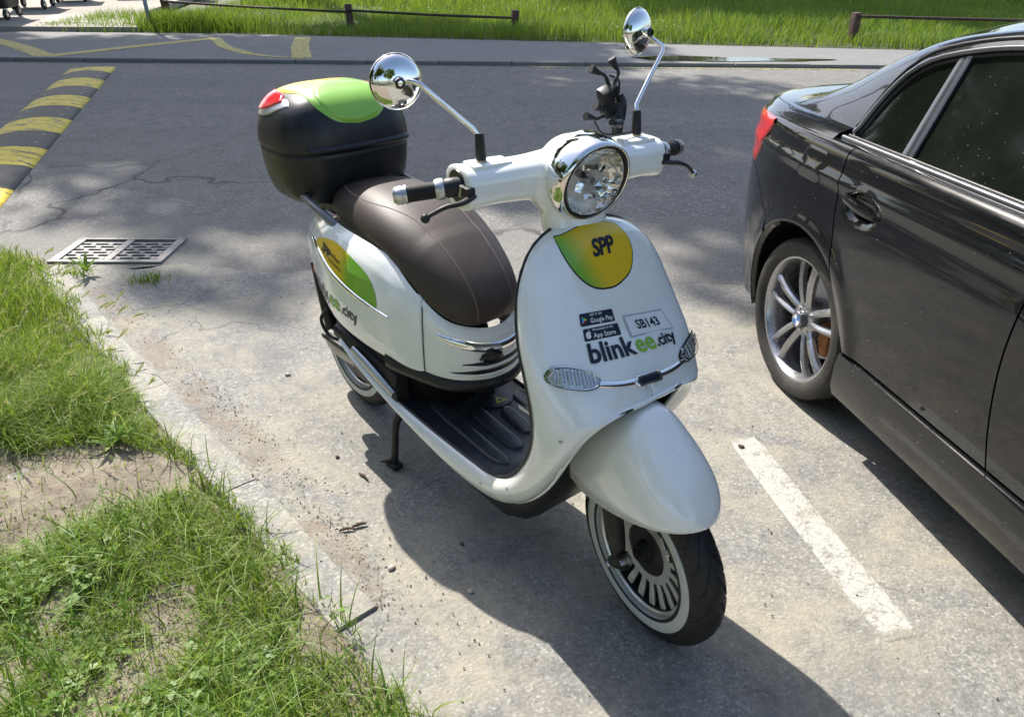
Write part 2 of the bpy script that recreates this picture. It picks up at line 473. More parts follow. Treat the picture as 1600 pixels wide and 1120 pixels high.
def m_lot(name='parking_surface', dark=1.0, line=False, dirt=False):
    """old worn asphalt with exposed grey stones and yellowish dust"""
    m, t, b = newmat(name); v = t.coords()
    g = t.add('SeparateColor'); t.l.new(t.vor(v, 150, out='Color'), g.inputs[0])
    k = dark * .94
    c = t.ramp(g.outputs[0], [(0.0, (.185*k, .180*k, .166*k)), (.6, (.245*k, .238*k, .218*k)), (.9, (.31*k, .30*k, .272*k)), (1, (.40*k, .39*k, .36*k))])
    # medium blotches: dark bitumen shows through
    nb = t.noise(v, 3.2, 9, .74, .6)
    c = t.mix(t.ramp(nb, [(.36, .60), (.54, 0.0)]), c, (.145*k, .144*k, .140*k))
    nf = t.noise(v, 34, 6, .7)
    c = t.mix(t.ramp(nf, [(.35, .6), (.50, 0.0)]), c, (.12*k, .118*k, .112*k))
    # yellowish sand film
    ny = t.noise(t.mapping(v, (1, 1, 1), (0, 0, .6), (3, 1, 0)), 2.6, 9, .76, .5)
    c = t.mix(t.ramp(ny, [(.44, 0.0), (.66, .75)]), c, (.38*k, .345*k, .262*k))
    # faint pale smears
    ns = t.noise(t.mapping(v, (9, 2.5, 1), (0, 0, .7)), 3.0, 7, .75)
    c = t.mix(t.ramp(ns, [(.60, 0.0), (.74, .38)]), c, (.42*k, .405*k, .36*k))
    sp = t.vor(v, 17)
    c = t.mix(t.ramp(sp, [(.035, .85), (.06, 0.0)]), c, (.035, .03, .025))
    # hairline cracks
    nz = t.add('TexNoise'); nz.inputs['Scale'].default_value = 3.0; nz.inputs['Detail'].default_value = 7; t.l.new(v, nz.inputs['Vector'])
    sc_ = t.add('VectorMath'); sc_.operation = 'SCALE'; t.l.new(nz.outputs['Color'], sc_.inputs[0]); sc_.inputs['Scale'].default_value = .5
    wv = t.add('VectorMath'); wv.operation = 'ADD'; t.l.new(v, wv.inputs[0]); t.l.new(sc_.outputs[0], wv.inputs[1])
    ck = t.vor(wv.outputs[0], 1.1, 'DISTANCE_TO_EDGE')
    mask = t.ramp(t.noise(v, .8, 3), [(.50, 0.0), (.62, .7)])
    crack = t.math('MULTIPLY', t.ramp(ck, [(0.0, 1.0), (.006, 0.0)]), mask)
    c = t.mix(crack, c, (.05, .045, .04))
    alpha = None
    if line:
        ck2 = t.vor(wv.outputs[0], 9.0, 'DISTANCE_TO_EDGE')
        worn = t.noise(v, 26, 8, .72)
        wornb = t.noise(v, 5, 4)
        paint = t.mix(t.ramp(t.noise(v, 60, 4), [(.35, 0.0), (.7, .5)]), (.43, .425, .385), (.33, .32, .285))
        f = t.math('MULTIPLY', t.ramp(ck2, [(.006, 0.0), (.016, 1.0)]), t.ramp(t.math('ADD', worn, t.math('MULTIPLY', wornb, .35)), [(.53, 0.0), (.66, 1.0)]))
        # ragged long edges and ends from the sheet's own shape
        gx = t.add('Attribute'); gx.attribute_name = 'edge'; gx.attribute_type = 'GEOMETRY'
        ef = t.math('SUBTRACT', gx.outputs['Fac'], t.math('MULTIPLY', t.noise(v, 55, 6, .75), .75))
        f = t.math('MULTIPLY', f, t.ramp(ef, [(.0, 0.0), (.10, 1.0)]))
        if dirt:
            paint = t.ramp(t.noise(v, 70, 6, .7), [(.3, (.12, .09, .062)), (.7, (.27, .215, .16))]); f = t.math('MULTIPLY', t.ramp(ef, [(.0, 0.0), (.6, 1.0)]), t.ramp(t.math('ADD', t.noise(v, 7, 5, .7), t.math('MULTIPLY', t.noise(v, 60, 5, .8), .6)), [(.68, 0.0), (.98, .85)]))
        c = t.mix(f, c, paint)
    t.l.new(c, b.inputs['Base Color']); b.inputs['Roughness'].default_value = .88
    h = t.math('ADD', t.math('MULTIPLY', t.vor(v, 105), .8), t.math('MULTIPLY', nf, 1.6))
    h = t.math('SUBTRACT', h, t.math('MULTIPLY', crack, 2.0))
    t.l.new(t.bump(h, .42, .004), b.inputs['Normal'])
    return m
def m_pave(name, base, k2=.8, yellow=0):
    m, t, b = newmat(name); v = t.coords()
    c = t.ramp(t.noise(v, 45, 6, .7), [(.3, tuple(x*.8 for x in base)), (.7, tuple(x*1.15 for x in base))])
    c = t.mix(t.ramp(t.noise(v, .9, 6, .65), [(.40, 0.0), (.68, .55)]), c, tuple(x*k2 for x in base))
    c = t.mix(t.ramp(t.noise(v, 3.5, 6, .65), [(.56, 0.0), (.7, .4)]), c, tuple(x*1.3 for x in base))
    t.l.new(c, b.inputs['Base Color']); b.inputs['Roughness'].default_value = .88
    t.l.new(t.bump(t.noise(v, 90, 5), .5, .006), b.inputs['Normal'])
    return m
def m_soil():
    m, t, b = newmat('dry_soil'); v = t.coords()
    n = t.noise(v, 14, 8, .7)
    c = t.ramp(n, [(.3, (.17, .135, .098)), (.52, (.29, .245, .185)), (.75, (.40, .35, .275))])
    c = t.mix(t.ramp(t.noise(v, 70, 4), [(.60, 0.0), (.72, .7)]), c, (.10, .075, .05))
    c = t.mix(t.ramp(t.noise(v, 2.2, 4), [(.45, 0.0), (.7, .3)]), c, (.20, .18, .12))
    t.l.new(c, b.inputs['Base Color']); b.inputs['Roughness'].default_value = .95
    t.l.new(t.bump(t.noise(v, 40, 8, .75), .8, .02), b.inputs['Normal'])
    return m
def m_paint(name, col, under, thr=.5, sc_=16):
    m, t, b = newmat(name); v = t.coords()
    w = t.noise(v, sc_, 8, .7)
    c = t.mix(t.ramp(w, [(thr - .05, 1.0), (thr + .03, 0.0)]), tuple(col), under)
    c = t.mix(t.ramp(t.noise(v, 120, 3), [(.4, 0.0), (.8, .35)]), c, tuple(x*.6 for x in col))
    t.l.new(c, b.inputs['Base Color']); b.inputs['Roughness'].default_value = .75
    t.l.new(t.bump(t.noise(v, 160, 4), .4, .003), b.inputs['Normal'])
    return m
M['asphalt'] = m_asphalt(); M['lot'] = m_lot(); M['lot_line'] = m_lot('worn_white_line', line=True)
M['pave'] = m_pave('sidewalk_asphalt', (.20, .197, .19)); M['slab'] = m_pave('driveway_concrete', (.36, .33, .285), .7)
M['kerb'] = m_lot('kerb_concrete', 1.22); M['dirt'] = m_lot('dirt_stain', line=True, dirt=True); M['farkerb'] = m_pave('far_kerb_concrete', (.21, .205, .19), .6)
M['soil'] = m_soil()
M['yline'] = m_paint('yellow_line_paint', (.52, .43, .10), (.16, .155, .14), .46)
M['ylinef'] = m_paint('faded_yellow_paint', (.40, .34, .12), (.10, .10, .09), .52, 30)

# ground under everything, reaching the horizon
g_ = flat_sheet('ground', [(-250, -60), (250, -60), (250, 400), (-250, 400)], -0.06, m_pave('ground_soil', (.13, .14, .07), .7))
# road with an opening for the gully
HX0, HX1, HY0, HY1 = -2.475, -1.925, 3.915, 4.205
def road_edge(x): return 11.10 - .0587 * x
rd_v = []; rd_f = []
def quad(a, b_, c, d): k = len(rd_v); rd_v.extend([(*p, 0.0) for p in (a, b_, c, d)]); rd_f.append((k, k+1, k+2, k+3))
quad((-60, 3.0), (HX0, 3.0), (HX0, road_edge(HX0)), (-60, road_edge(-60)))
quad((HX1, 3.0), (60, 3.0), (60, road_edge(60)), (HX1, road_edge(HX1)))
quad((HX0, 3.0), (HX1, 3.0), (HX1, HY0), (HX0, HY0))
quad((HX0, HY1), (HX1, HY1), (HX1, road_edge(HX1)), (HX0, road_edge(HX0)))
road = mobj('road', rd_v, rd_f, M['asphalt'], smooth=False); tag(road, kind='structure')
# parking place
edge_pts = [(-2.45, 3.80), (-2.25, 3.84), (-2.0, 3.80), (-1.75, 3.86), (-1.5, 3.80), (-1.2, 3.74), (-.9, 3.79), (-.5, 3.70), (-.1, 3.66), (.3, 3.68), (.7, 3.57), (1.1, 3.60), (1.6, 3.52), (2.4, 3.55), (4, 3.45), (8, 3.4), (14, 3.3)]
e2 = []
for i in range(len(edge_pts) - 1):
    a, b_ = edge_pts[i], edge_pts[i+1]
    for k in range(6):
        f = k / 6; e2.append((a[0] + (b_[0]-a[0])*f, a[1] + (b_[1]-a[1])*f + random.uniform(-.018, .018)))
e2.append(edge_pts[-1])
lot = flat_sheet('parking_lot', [(14, -6), (14, 3.3)][:1] + e2[::-1] + [(-2.45, 3.6), (-2.45, -6)], 0.005, M['lot'])
# crumbled broken asphalt lip along the seam
def strip_line(name, pts, w, z, mat_, jag=.0, nseg=30, kind='structure', parent=None):
    P = cr(pts, nseg); T = np.gradient(P, axis=0); T /= np.linalg.norm(T, axis=1)[:, None]
    N = np.stack([-T[:, 1], T[:, 0]], 1)
    V = []; E = []
    for i in range(nseg):
        for a in (-1.12, -.7, 0, .7, 1.12):
            q = P[i] + N[i] * a * (w/2 + random.uniform(-jag, jag))
            V.append((q[0], q[1], z - (.0042 if abs(a) > 1 or i in (0, nseg-1) else 0))); e = (1.12 - abs(a)) * 2.4
            e = min(e, min(i, nseg-1-i) / nseg * 10); E.append(min(1, e))
    o = mobj(name, V, grid_faces(nseg, 5), mat_, parent, smooth=False)
    at = o.data.attributes.new('edge', 'FLOAT', 'POINT'); at.data.foreach_set('value', E)
    if o.data.polygons[0].normal.z < 0: o.data.flip_normals()
    if kind: o['kind'] = kind
    return o
strip_line('parking_line', [(.805, 2.26), (.86, 1.95), (.925, 1.62), (.985, 1.34)], .120, .0068, M['lot_line'], nseg=60)
# far kerb and sidewalk
ZS = 0.05
def back_edge(x): return 13.55 - .20 * x if x > -5 else 14.55 + .09 * (-5 - x)
xs = np.linspace(-40, 40, 81)
wk = flat_sheet('sidewalk', [(x, road_edge(x) + .13) for x in xs] + [(x, back_edge(x)) for x in xs[::-1]], ZS - .004, M['pave'])
kb = empty('far_kerb'); tag(kb, kind='structure')
x = -16.0; first = None
while x < 14:
    L = 1.0 - .008
    if first is None:
        first = box('kerbstone', (0, 0, ZS/2 - .01), (L, .13, ZS + .02), M['farkerb'], kb, bev=.012)
        o = first
    else:
        o = first.copy(); COL.objects.link(o); o.parent = kb
    o.location = (x + .5, road_edge(x + .5) + .065 + random.uniform(-.004, .004), random.uniform(-.004, .003)); o.rotation_euler = (0, 0, -.0587 + random.uniform(-.003, .003))
    x += 1.0
for a, b_ in (((.2, 11.09 - .10), (4.6, 10.83 - .10)),):
    strip_line('yellow_edge_line', [(a[0], a[1]), ((a[0]+b_[0])/2, (a[1]+b_[1])/2), b_], .09, .006, M['ylinef'], .012, 40)
# yellow zigzag on the sidewalk
HZ = 1 - ZS/1.55
def zz(name, pts, w): strip_line(name, [(p[0]*HZ, p[1]*HZ) for p in pts], w, ZS + .004, M['yline'], .01, 30)
zz('yellow_marking', [(-9.4, 14.6), (-8.1, 13.4), (-6.85, 12.05)], .24)
zz('yellow_marking', [(-6.85, 12.05), (-6.1, 13.1), (-5.15, 14.35)], .24)
zz('yellow_marking', [(-5.15, 14.35), (-4.6, 13.2), (-3.95, 12.3)], .16)
zz('yellow_marking', [(-3.66, 14.5), (-3.4, 13.2), (-3.03, 11.85)], .24)
zz('yellow_marking', [(-3.95, 12.3), (-3.5, 12.0), (-3.1, 11.95)], .10)
# puddle
def m_water():
    m, t, b = newmat('puddle_water'); v = t.coords()
    b.inputs['Base Color'].default_value = (.035, .033, .022, 1); b.inputs['Roughness'].default_value = .03
    t.l.new(t.ramp(t.noise(v, 3, 4), [(.4, .02), (.7, .12)]), b.inputs['Roughness'])
    t.l.new(t.bump(t.noise(v, 8, 2), .05, .01), b.inputs['Normal'])
    return m
M['water'] = m_water()
pp = []
for a in np.linspace(0, 2*math.pi, 60, endpoint=False):
    r = 1 + .16*math.sin(3*a+1) + .10*math.sin(7*a)
    pp.append((2.95 + 1.25*r*math.cos(a) , 11.35 + .22*r*math.sin(a) - .12*math.cos(a)))
flat_sheet('puddle', pp, ZS + .005, M['water'])
# driveway slab on the left behind the sidewalk
dw = []
for i, p in enumerate([(-6.7, 14.9), (-9.0, 15.0), (-14, 15.5), (-22, 16.4), (-22, 34), (-9.2, 34), (-8.9, 24), (-7.9, 18.2), (-7.0, 16.0)]): dw.append(p)
d_ = prism('driveway', dw, -.03, ZS + .07, M['slab'], bev=.01); tag(d_, kind='structure')
# bright patched strips on the driveway
def m_patch():
    return m_pave('pale_concrete', (.46, .43, .37), .8)
M['pale'] = m_patch()
flat_sheet('concrete_patch', [(-8.9, 15.7), (-7.1, 15.6), (-7.2, 17.0), (-8.0, 17.6), (-9.5, 17.3)], ZS + .075, M['pale'])
# far lawn base with gentle swell
nx, ny = 50, 40
V = []; 
for j in range(ny):
    for i in range(nx):
        u = i/(nx-1); w = (j/(ny-1))**1.6
        X = -7.5 + 60*u; Y = back_edge(X) + w*90
        V.append((X, Y, ZS - .02 + .12*math.sin(X*.35)*min(1, w*8) + .25*w))
lawn_o = mobj('far_ground', V, grid_faces(ny, nx), m_pave('lawn_soil', (.075, .085, .035), .7)); tag(lawn_o, kind='structure')
path = flat_sheet('far_path', [(10.5, 22.5), (30, 19.5), (30, 21.0), (10.2, 24.0)], ZS + .11, M['pale'])

# near verge: rough soil left of the kerb
KERB = [(-2.345, 3.80), (-1.70, 2.97), (-1.12, 2.315), (-.76, 1.90), (-.47, 1.575), (-.33, 1.44)]
KB = np.array(KERB); kd = KB[-1] - KB[0]; kd /= np.linalg.norm(kd)
def noise2(x, y, s, seed=0):
    return math.sin(x*s*1.7 + seed + 1.3*math.sin(y*s*1.1 + seed)) * math.cos(y*s*1.9 - seed*.7 + 1.1*math.sin(x*s*.8))
def verge_z(x, y): return .020 + .012*noise2(x, y, 4, 1) + .006*noise2(x, y, 13, 5) + .003*noise2(x, y, 33, 2)
# verge boundary (to the kerb, then fading over the lot towards the camera)
VB = [(-12, 4.05), (-2.60, 3.98), (-2.45, 3.80), (-1.80, 2.97), (-1.22, 2.30), (-.87, 1.90), (-.60, 1.585), (-.42, 1.36), (-.24, 1.12), (-.12, .9), (.05, .4), (.2, -1), (.3, -4)]
def verge_xmax(y):
    ys = [p[1] for p in VB][::-1]; xs_ = [p[0] for p in VB][::-1]
    return float(np.interp(y, ys, xs_))
V = []; ny, nx = 200, 120
for j in range(ny):
    y = -4 + (8.02) * (j/(ny-1))
    xm = verge_xmax(y) if y < 3.98 else -2.60 - (y-3.98)*40
    for i in range(nx):
        f = (i/(nx-1)); xx = xm - 9*(1-f)**2
        z = verge_z(xx, y); edge = min(1, (xm - xx)/.10)
        z = .006 + (z - .006) * edge - (.02 if i == nx-1 else 0)
        V.append((xx, y, z))
verge = mobj('verge', V, grid_faces(ny, nx), M['soil']); tag(verge, kind='structure')
if verge.data.polygons[50].normal.z < 0: verge.data.flip_normals()
# near kerbstones, nearly flush
kb2 = empty('near_kerb'); tag(kb2, kind='structure')
kp = cr([( -2.39, 3.83), (-1.76, 3.06), (-1.17, 2.385), (-.80, 1.97), (-.49, 1.61), (-.35, 1.455)], 200)
kl = np.concatenate([[0], np.cumsum(np.linalg.norm(np.diff(kp, axis=0), axis=1))])
def kerb_piece(s0, s1, w=.135):
    s = np.linspace(s0, s1, 14); px = np.interp(s, kl, kp[:, 0]); py = np.interp(s, kl, kp[:, 1])
    T = np.stack([np.gradient(px), np.gradient(py)], 1); T /= np.linalg.norm(T, axis=1)[:, None]; N = np.stack([T[:, 1], -T[:, 0]], 1)
    rows = []
    for i in range(14):
        j = .003*math.sin(i*2.3 + s0*9)
        ec = .006 if i in (0, 13) else 0
        h = .022 + .003*math.sin(s0*17) - ec
        c = np.array([px[i], py[i]])
        prof = [(0, -.03), (0, h - .010), (.008, h), (w*.5, h + .001), (w - .012 + j, h), (w + j, h - .012), (w + .003, -.03)]
        rows.append([(c[0] - N[i][0]*a*1, c[1] - N[i][1]*a, z) for a, z in [(q[0] - w + .0, q[1]) for q in prof]])
    V = [v for r in rows for v in r]; F = grid_faces(14, 7) + [tuple(range(7)), tuple(13*7 + k for k in range(7))[::-1]]
    o = mobj('kerbstone', V, F, M['kerb'], kb2); fix_normals(o.data); return sharp(o, 50)
strip_line('dirt_strip', [(p[0] + .050, p[1] + .045) for p in kp[8:150:6]], .13, .0075, M['dirt'], .012, 70)
strip_line('dirt_strip', [(-.66, 1.80), (-.58, 1.74), (-.50, 1.68), (-.42, 1.56), (-.36, 1.47)], .10, .0085, M['dirt'], .012, 40)
tot = kl[-1]; cuts = [0, .14, .80, 1.62, 2.42, tot]
for a, b_ in zip(cuts[:-1], cuts[1:]): kerb_piece(a + .0012, b_ - .0012)

# ---------------------------------------------------------------- gully grate
gr = empty('drain_grate', (-2.20, 4.062, 0), R(-.5)); tag(gr, 'rectangular cast iron drain grate at the road edge beside the kerb', 'drain grate')
M['iron'] = mat('worn_cast_iron', (.23, .225, .215), 0.55, metal=.25, var=.3, scale=55, dust=.6, dustcol=(.13, .12, .10), bump=.2, bscale=300)
M['pit'] = mat('gully_pit', (.02, .018, .015), .9)
fw = .62; fh = .37
def bx_in(name, x0, x1, y0, y1, z0, z1, m_, par, bev=.003): return box(name, ((x0+x1)/2, (y0+y1)/2, (z0+z1)/2), (x1-x0, y1-y0, z1-z0), m_, par, bev)
bx_in('frame', -fw/2, fw/2, -fh/2, -fh/2+.030, -.05, .014, M['iron'], gr)
bx_in('frame', -fw/2, fw/2, fh/2-.022, fh/2, -.05, .014, M['iron'], gr)
bx_in('frame', -fw/2, -fw/2+.048, -fh/2+.031, fh/2-.023, -.05, .013, M['iron'], gr)
bx_in('frame', fw/2-.048, fw/2, -fh/2+.031, fh/2-.023, -.05, .013, M['iron'], gr)
bx_in('crossbar', -.022, .022, -fh/2+.031, fh/2-.023, -.05, .0125, M['iron'], gr)
for side in (-1, 1):
    for k in range(7):
        y0 = -fh/2 + .036 + k*.0435
        bx_in('bar', side*.142-.118, side*.142+.118, y0, y0+.017, -.03, .007, M['iron'], gr, .002)
        for q in range(5):
            xx = side*.142 - .098 + q*.049
            if (q + k) % 2 == 0 and k < 6: bx_in('lug', xx-.0135, xx+.0135, y0+.0165, y0+.044, -.025, .009, M['iron'], gr, .003)
pit = box('gully_pit', (0, 0, -.25), (fw-.02, fh-.02, .5), M['pit'], gr, bev=0)
pit.data.flip_normals()
bm = bmesh.new(); bm.from_mesh(pit.data); bm.faces.ensure_lookup_table()
bmesh.ops.delete(bm, geom=[f for f in bm.faces if f.calc_center_median().z > -.01], context='FACES'); bm.to_mesh(pit.data); bm.free()

# ---------------------------------------------------------------- speed bump
sb = empty('speed_bump', (-5.34, 10.98, 0)); tag(sb, 'worn yellow and black rubber speed bump across the road', 'speed bump')
def m_bump(name, col, scuff):
    m, t, b = newmat(name); v = t.coords()
    c = t.ramp(t.noise(v, 30, 5), [(.3, tuple(x*.82 for x in col)), (.7, col)])
    f = t.ramp(t.noise(t.mapping(v, (2.2, 9, 1)), 2.3, 7, .72), [(.545, 0.0), (.575, 1.0)])
    c = t.mix(f, c, scuff)
    t.l.new(c, b.inputs['Base Color']); b.inputs['Roughness'].default_value = .62
    ch = t.add('TexChecker'); ch.inputs['Scale'].default_value = 55; t.l.new(v, ch.inputs['Vector'])
    t.l.new(t.bump(ch.outputs['Fac'], .5, .003), b.inputs['Normal'])
    return m
M['bump_y'] = m_bump('yellow_bump_rubber', (.78, .57, .03), (.05, .05, .04)); M['bump_k'] = m_bump('black_bump_rubber', (.014, .017, .019), (.008, .008, .008))
bd = np.array([.3117, -.9502]); bn = np.array([-bd[1], bd[0]]) * -1    # along, and to the left side (-x)
BW = .56; BL = .605
def bump_prof(f): return .004 + .050 * (math.sin(math.pi * f) ** .7)
for k in range(15):
    rows = []
    for j in range(7):
        s = k*BL + .004 + (BL - .008)*j/6
        row = []
        for i in range(15):
            f = i/14; w = BW*(f)
            if k == 0: w = BW/2 + (w - BW/2)*math.sqrt(max(.02, 1 - (1 - j/6)**2*.0))
            p = bd*s + bn*w
            z = bump_prof(f) * (1 if k else (.25 + .75*min(1, j/3)))
            row.append((p[0], p[1], z))
        row = [(row[0][0], row[0][1], -.002)] + row + [(row[-1][0], row[-1][1], -.002)]
        rows.append(row)
    o = grid('bump_segment', rows, M['bump_y'] if k % 2 == 0 else M['bump_k'], sb, flip=False)
    fixed = o.data; 
    if fixed.polygons[20].normal.z < 0: fixed.flip_normals()
    for q in (.18, .82):
        for s_ in (.15, .45):
            p = bd*(k*BL + s_) + bn*BW*q
            if k < 9: lathe('bolt', [(0, .004), (.009, .004), (.012, 0)], M['bolt'], sb, (p[0], p[1], bump_prof(q)), n=8)

# ---------------------------------------------------------------- low rail fences
M['rust_wood'] = mat('weathered_brown_rail', (.065, .042, .034), .75, var=.3, scale=14, bump=.4, bscale=60)
M['postc'] = mat('brown_post', (.10, .058, .048), .8, var=.25, scale=12, bump=.4, bscale=60)
def fence(loc, posts, rails, label):
    f = empty('rail_fence', loc); tag(f, label, 'fence', 'low brown rail fences on the grass')
    for (x, y, h, w) in posts:
        box('post', (x, y, h/2 - .05), (w, w, h + .1), M['postc'], f, bev=.012, rot=(R(random.uniform(-3, 3)), R(random.uniform(-4, 4)), .3))
    for (a, b_, r) in rails:
        tube('rail', [a, ((a[0]+b_[0])/2, (a[1]+b_[1])/2, (a[2]+b_[2])/2 - .012), b_], r, M['rust_wood'], f, n=8, steps=8)
fence((-6.95, 16.9, ZS), [(0, 0, .42, .15), (3.93, -1.35, .40, .12), (7.0, -1.75, .33, .12)],
      [((-.05, -.08, .36), (3.95, -1.42, .27), .022), ((3.9, -1.42, .30), (7.05, -1.80, .20), .022)], 'low brown wooden rail fence behind the grey pole, upper left')
fence((5.45, 13.25, ZS), [(0, 0, .44, .12), (5.2, -1.0, .42, .12)], [((-.02, -.06, .39), (5.25, -1.05, .37), .022)], 'short brown rail fence on the grass above the black car')
# thin pole
M['polem'] = mat('blue_grey_pole', (.25, .30, .38), .5, metal=.3, var=.1)
po = empty('pole', (-6.62, 15.25, ZS)); tag(po, 'thin blue grey metal pole standing at the sidewalk edge, upper left', 'pole')
tube('shaft', [(0, 0, -.1), (-.02, 0, 1.2), (-.04, 0, 2.6)], .035, M['polem'], po, n=12)
lathe('base_collar', [(.035, .05), (.06, .03), (.065, -.05)], M['polem'], po, n=12)
lathe('cap', [(0, 2.63), (.03, 2.62), (.04, 2.59)], M['polem'], po, origin=(-.04, 0, 0), n=12)

# ---------------------------------------------------------------- waste containers
M['bin'] = mat('dark_bin_plastic', (.014, .016, .016), .5, var=.2)
M['castor'] = mat('castor_tyre', (.012, .012, .012), .6)
def make_bin():
    r = empty('waste_container')
    rows = []
    for z, a, b_ in ((.20, .46, .34), (.24, .52, .38), (.9, .60, .46), (1.15, .64, .49), (1.17, .68, .53), (1.20, .68, .53)):
        rows.append([(sx*min(1, abs(math.cos(t))**.45*1.0)*a*(1 if 1 else 0), sy*abs(math.sin(t))**.45*b_, z) for t in np.linspace(0, 2*math.pi, 32, endpoint=False) for sx, sy in [(math.copysign(1, math.cos(t)), math.copysign(1, math.sin(t)))]])
    grid('body', rows, M['bin'], r, closed_c=True, caps=True)
    lr = []
    for x in np.linspace(-.68, .68, 12):
        lr.append([(x, y, 1.21 + .16*math.sqrt(max(0, 1 - (y/.54)**2))) for y in np.linspace(-.54, .54, 12)])
    grid('lid', lr, M['bin'], r, solid=.02)
    for sx in (-1, 1):
        for sy in (-1, 1):
            w = lathe('castor', [(.0, -.024), (.07, -.024), (.095, -.018), (.10, 0), (.095, .018), (.07, .024), (0, .024)], M['castor'], r, (sx*.42, sy*.30, .10), (.25, 1, 0), n=20)
            lathe('hub', [(0, -.027), (.04, -.027), (.04, .027), (0, .027)], M['satin'], w, (sx*.42, sy*.30, .10), (.25, 1, 0), n=12)
            box('fork', (sx*.42, sy*.30, .17), (.05, .07, .08), M['satin'], r, bev=.004)
    return r
def dup(root, loc, rotz, label=None):
    r = root.copy(); COL.objects.link(r); r.location = loc; r.rotation_euler = (0, 0, rotz)
    if label: r['label'] = label
    for ch in list(root.children):
        c = ch.copy(); COL.objects.link(c); c.parent = r
        for g2 in ch.children:
            d = g2.copy(); COL.objects.link(d); d.parent = c
    return r
b0 = make_bin(); tag(b0, 'dark waste container on castors, nearest the left edge of the photo', 'waste container', 'dark waste containers on the driveway')
zb = ZS + .07
b0.location = (-10.15, 16.5, zb); b0.rotation_euler = (0, 0, R(105))
for i, (x, y, lab) in enumerate([(-9.4, 24.4, 'dark waste container farthest to the right in the row, only its base in view'), (-10.75, 18.95, 'dark waste container on castors, second from the left edge'), (-10.95, 21.1, 'dark waste container on castors, third from the left edge'), (-10.3, 23.0, 'dark waste container, farthest one seen by the top edge')]):
    dup(b0, (x, y, zb), R(100 + 6*i), lab)
# ---------------------------------------------------------------- grass
def m_grass(name, stops, trans=.42):
    m, t, b = newmat(name); g = t.add('NewGeometry')
    c = t.ramp(g.outputs['Random Per Island'], stops)
    v = t.coords()
    c = t.mix(t.ramp(t.noise(v, 1.6, 4), [(.4, 0.0), (.75, .45)]), c, (.19, .25, .03))
    t.l.new(c, b.inputs['Base Color']); b.inputs['Roughness'].default_value = .5; b.inputs['Specular IOR Level'].default_value = .35
    tr = t.add('BsdfTranslucent'); c2 = t.mix(.5, c, (.34, .46, .04)); t.l.new(c2, tr.inputs['Color'])
    mx = t.add('MixShader'); mx.inputs[0].default_value = trans
    t.l.new(b.outputs[0], mx.inputs[1]); t.l.new(tr.outputs[0], mx.inputs[2])
    t.l.new(mx.outputs[0], t.n['Material Output'].inputs['Surface'])
    return m
M['grass'] = m_grass('grass_blades', [(0.0, (.065, .14, .012)), (.35, (.14, .26, .02)), (.75, (.24, .37, .032)), (.90, (.35, .40, .07)), (.95, (.52, .47, .27))])
M['fgrass'] = m_grass('far_grass_blades', [(0.0, (.055, .115, .012)), (.5, (.095, .19, .018)), (.9, (.15, .25, .03)), (1.0, (.26, .30, .07))], .4)
M['leafm'] = m_grass('weed_leaves', [(0.0, (.07, .15, .02)), (.6, (.12, .23, .03)), (1.0, (.20, .28, .05))], .3)
M['seedm'] = m_grass('seed_heads', [(0.0, (.30, .33, .12)), (.6, (.42, .40, .20)), (1.0, (.50, .44, .26))], .4)

def blades(name, X, Y, Z, Hh, W, lean, mat_, seg=3, bend=1.0, az=None):
    n = len(X); a = RNG.uniform(0, 2*np.pi, n) if az is None else az
    la = a + RNG.normal(0, .5, n)
    dx, dy = np.cos(la), np.sin(la)          # lean direction
    wx, wy = -np.sin(a), np.cos(a)
    t = np.linspace(0, 1, seg + 1)
    V = np.zeros((n, 2*seg + 1, 3)); 
    for k, s in enumerate(t):
        off = lean*Hh*(s**(1.0 + bend)) ; h = Hh*s*np.sqrt(np.clip(1 - (lean*s*.6)**2, .2, 1))
        wd = W*(1 - s**1.6)*.5 + 0
        cx = X + dx*off; cy = Y + dy*off; cz = Z + h
        if k < seg:
            V[:, 2*k] = np.stack([cx - wx*wd, cy - wy*wd, cz], 1); V[:, 2*k+1] = np.stack([cx + wx*wd, cy + wy*wd, cz], 1)
        else: V[:, 2*seg] = np.stack([cx, cy, cz], 1)
    base = (np.arange(n) * (2*seg + 1))[:, None]
    Q = []
    for k in range(seg - 1): Q.append(base + np.array([2*k, 2*k+1, 2*k+3, 2*k+2]))
    T_ = base + np.array([2*seg-2, 2*seg-1, 2*seg])
    o = npmesh(name, V.reshape(-1, 3), [np.concatenate(Q), T_], mat_)
    o['kind'] = 'stuff'; return o

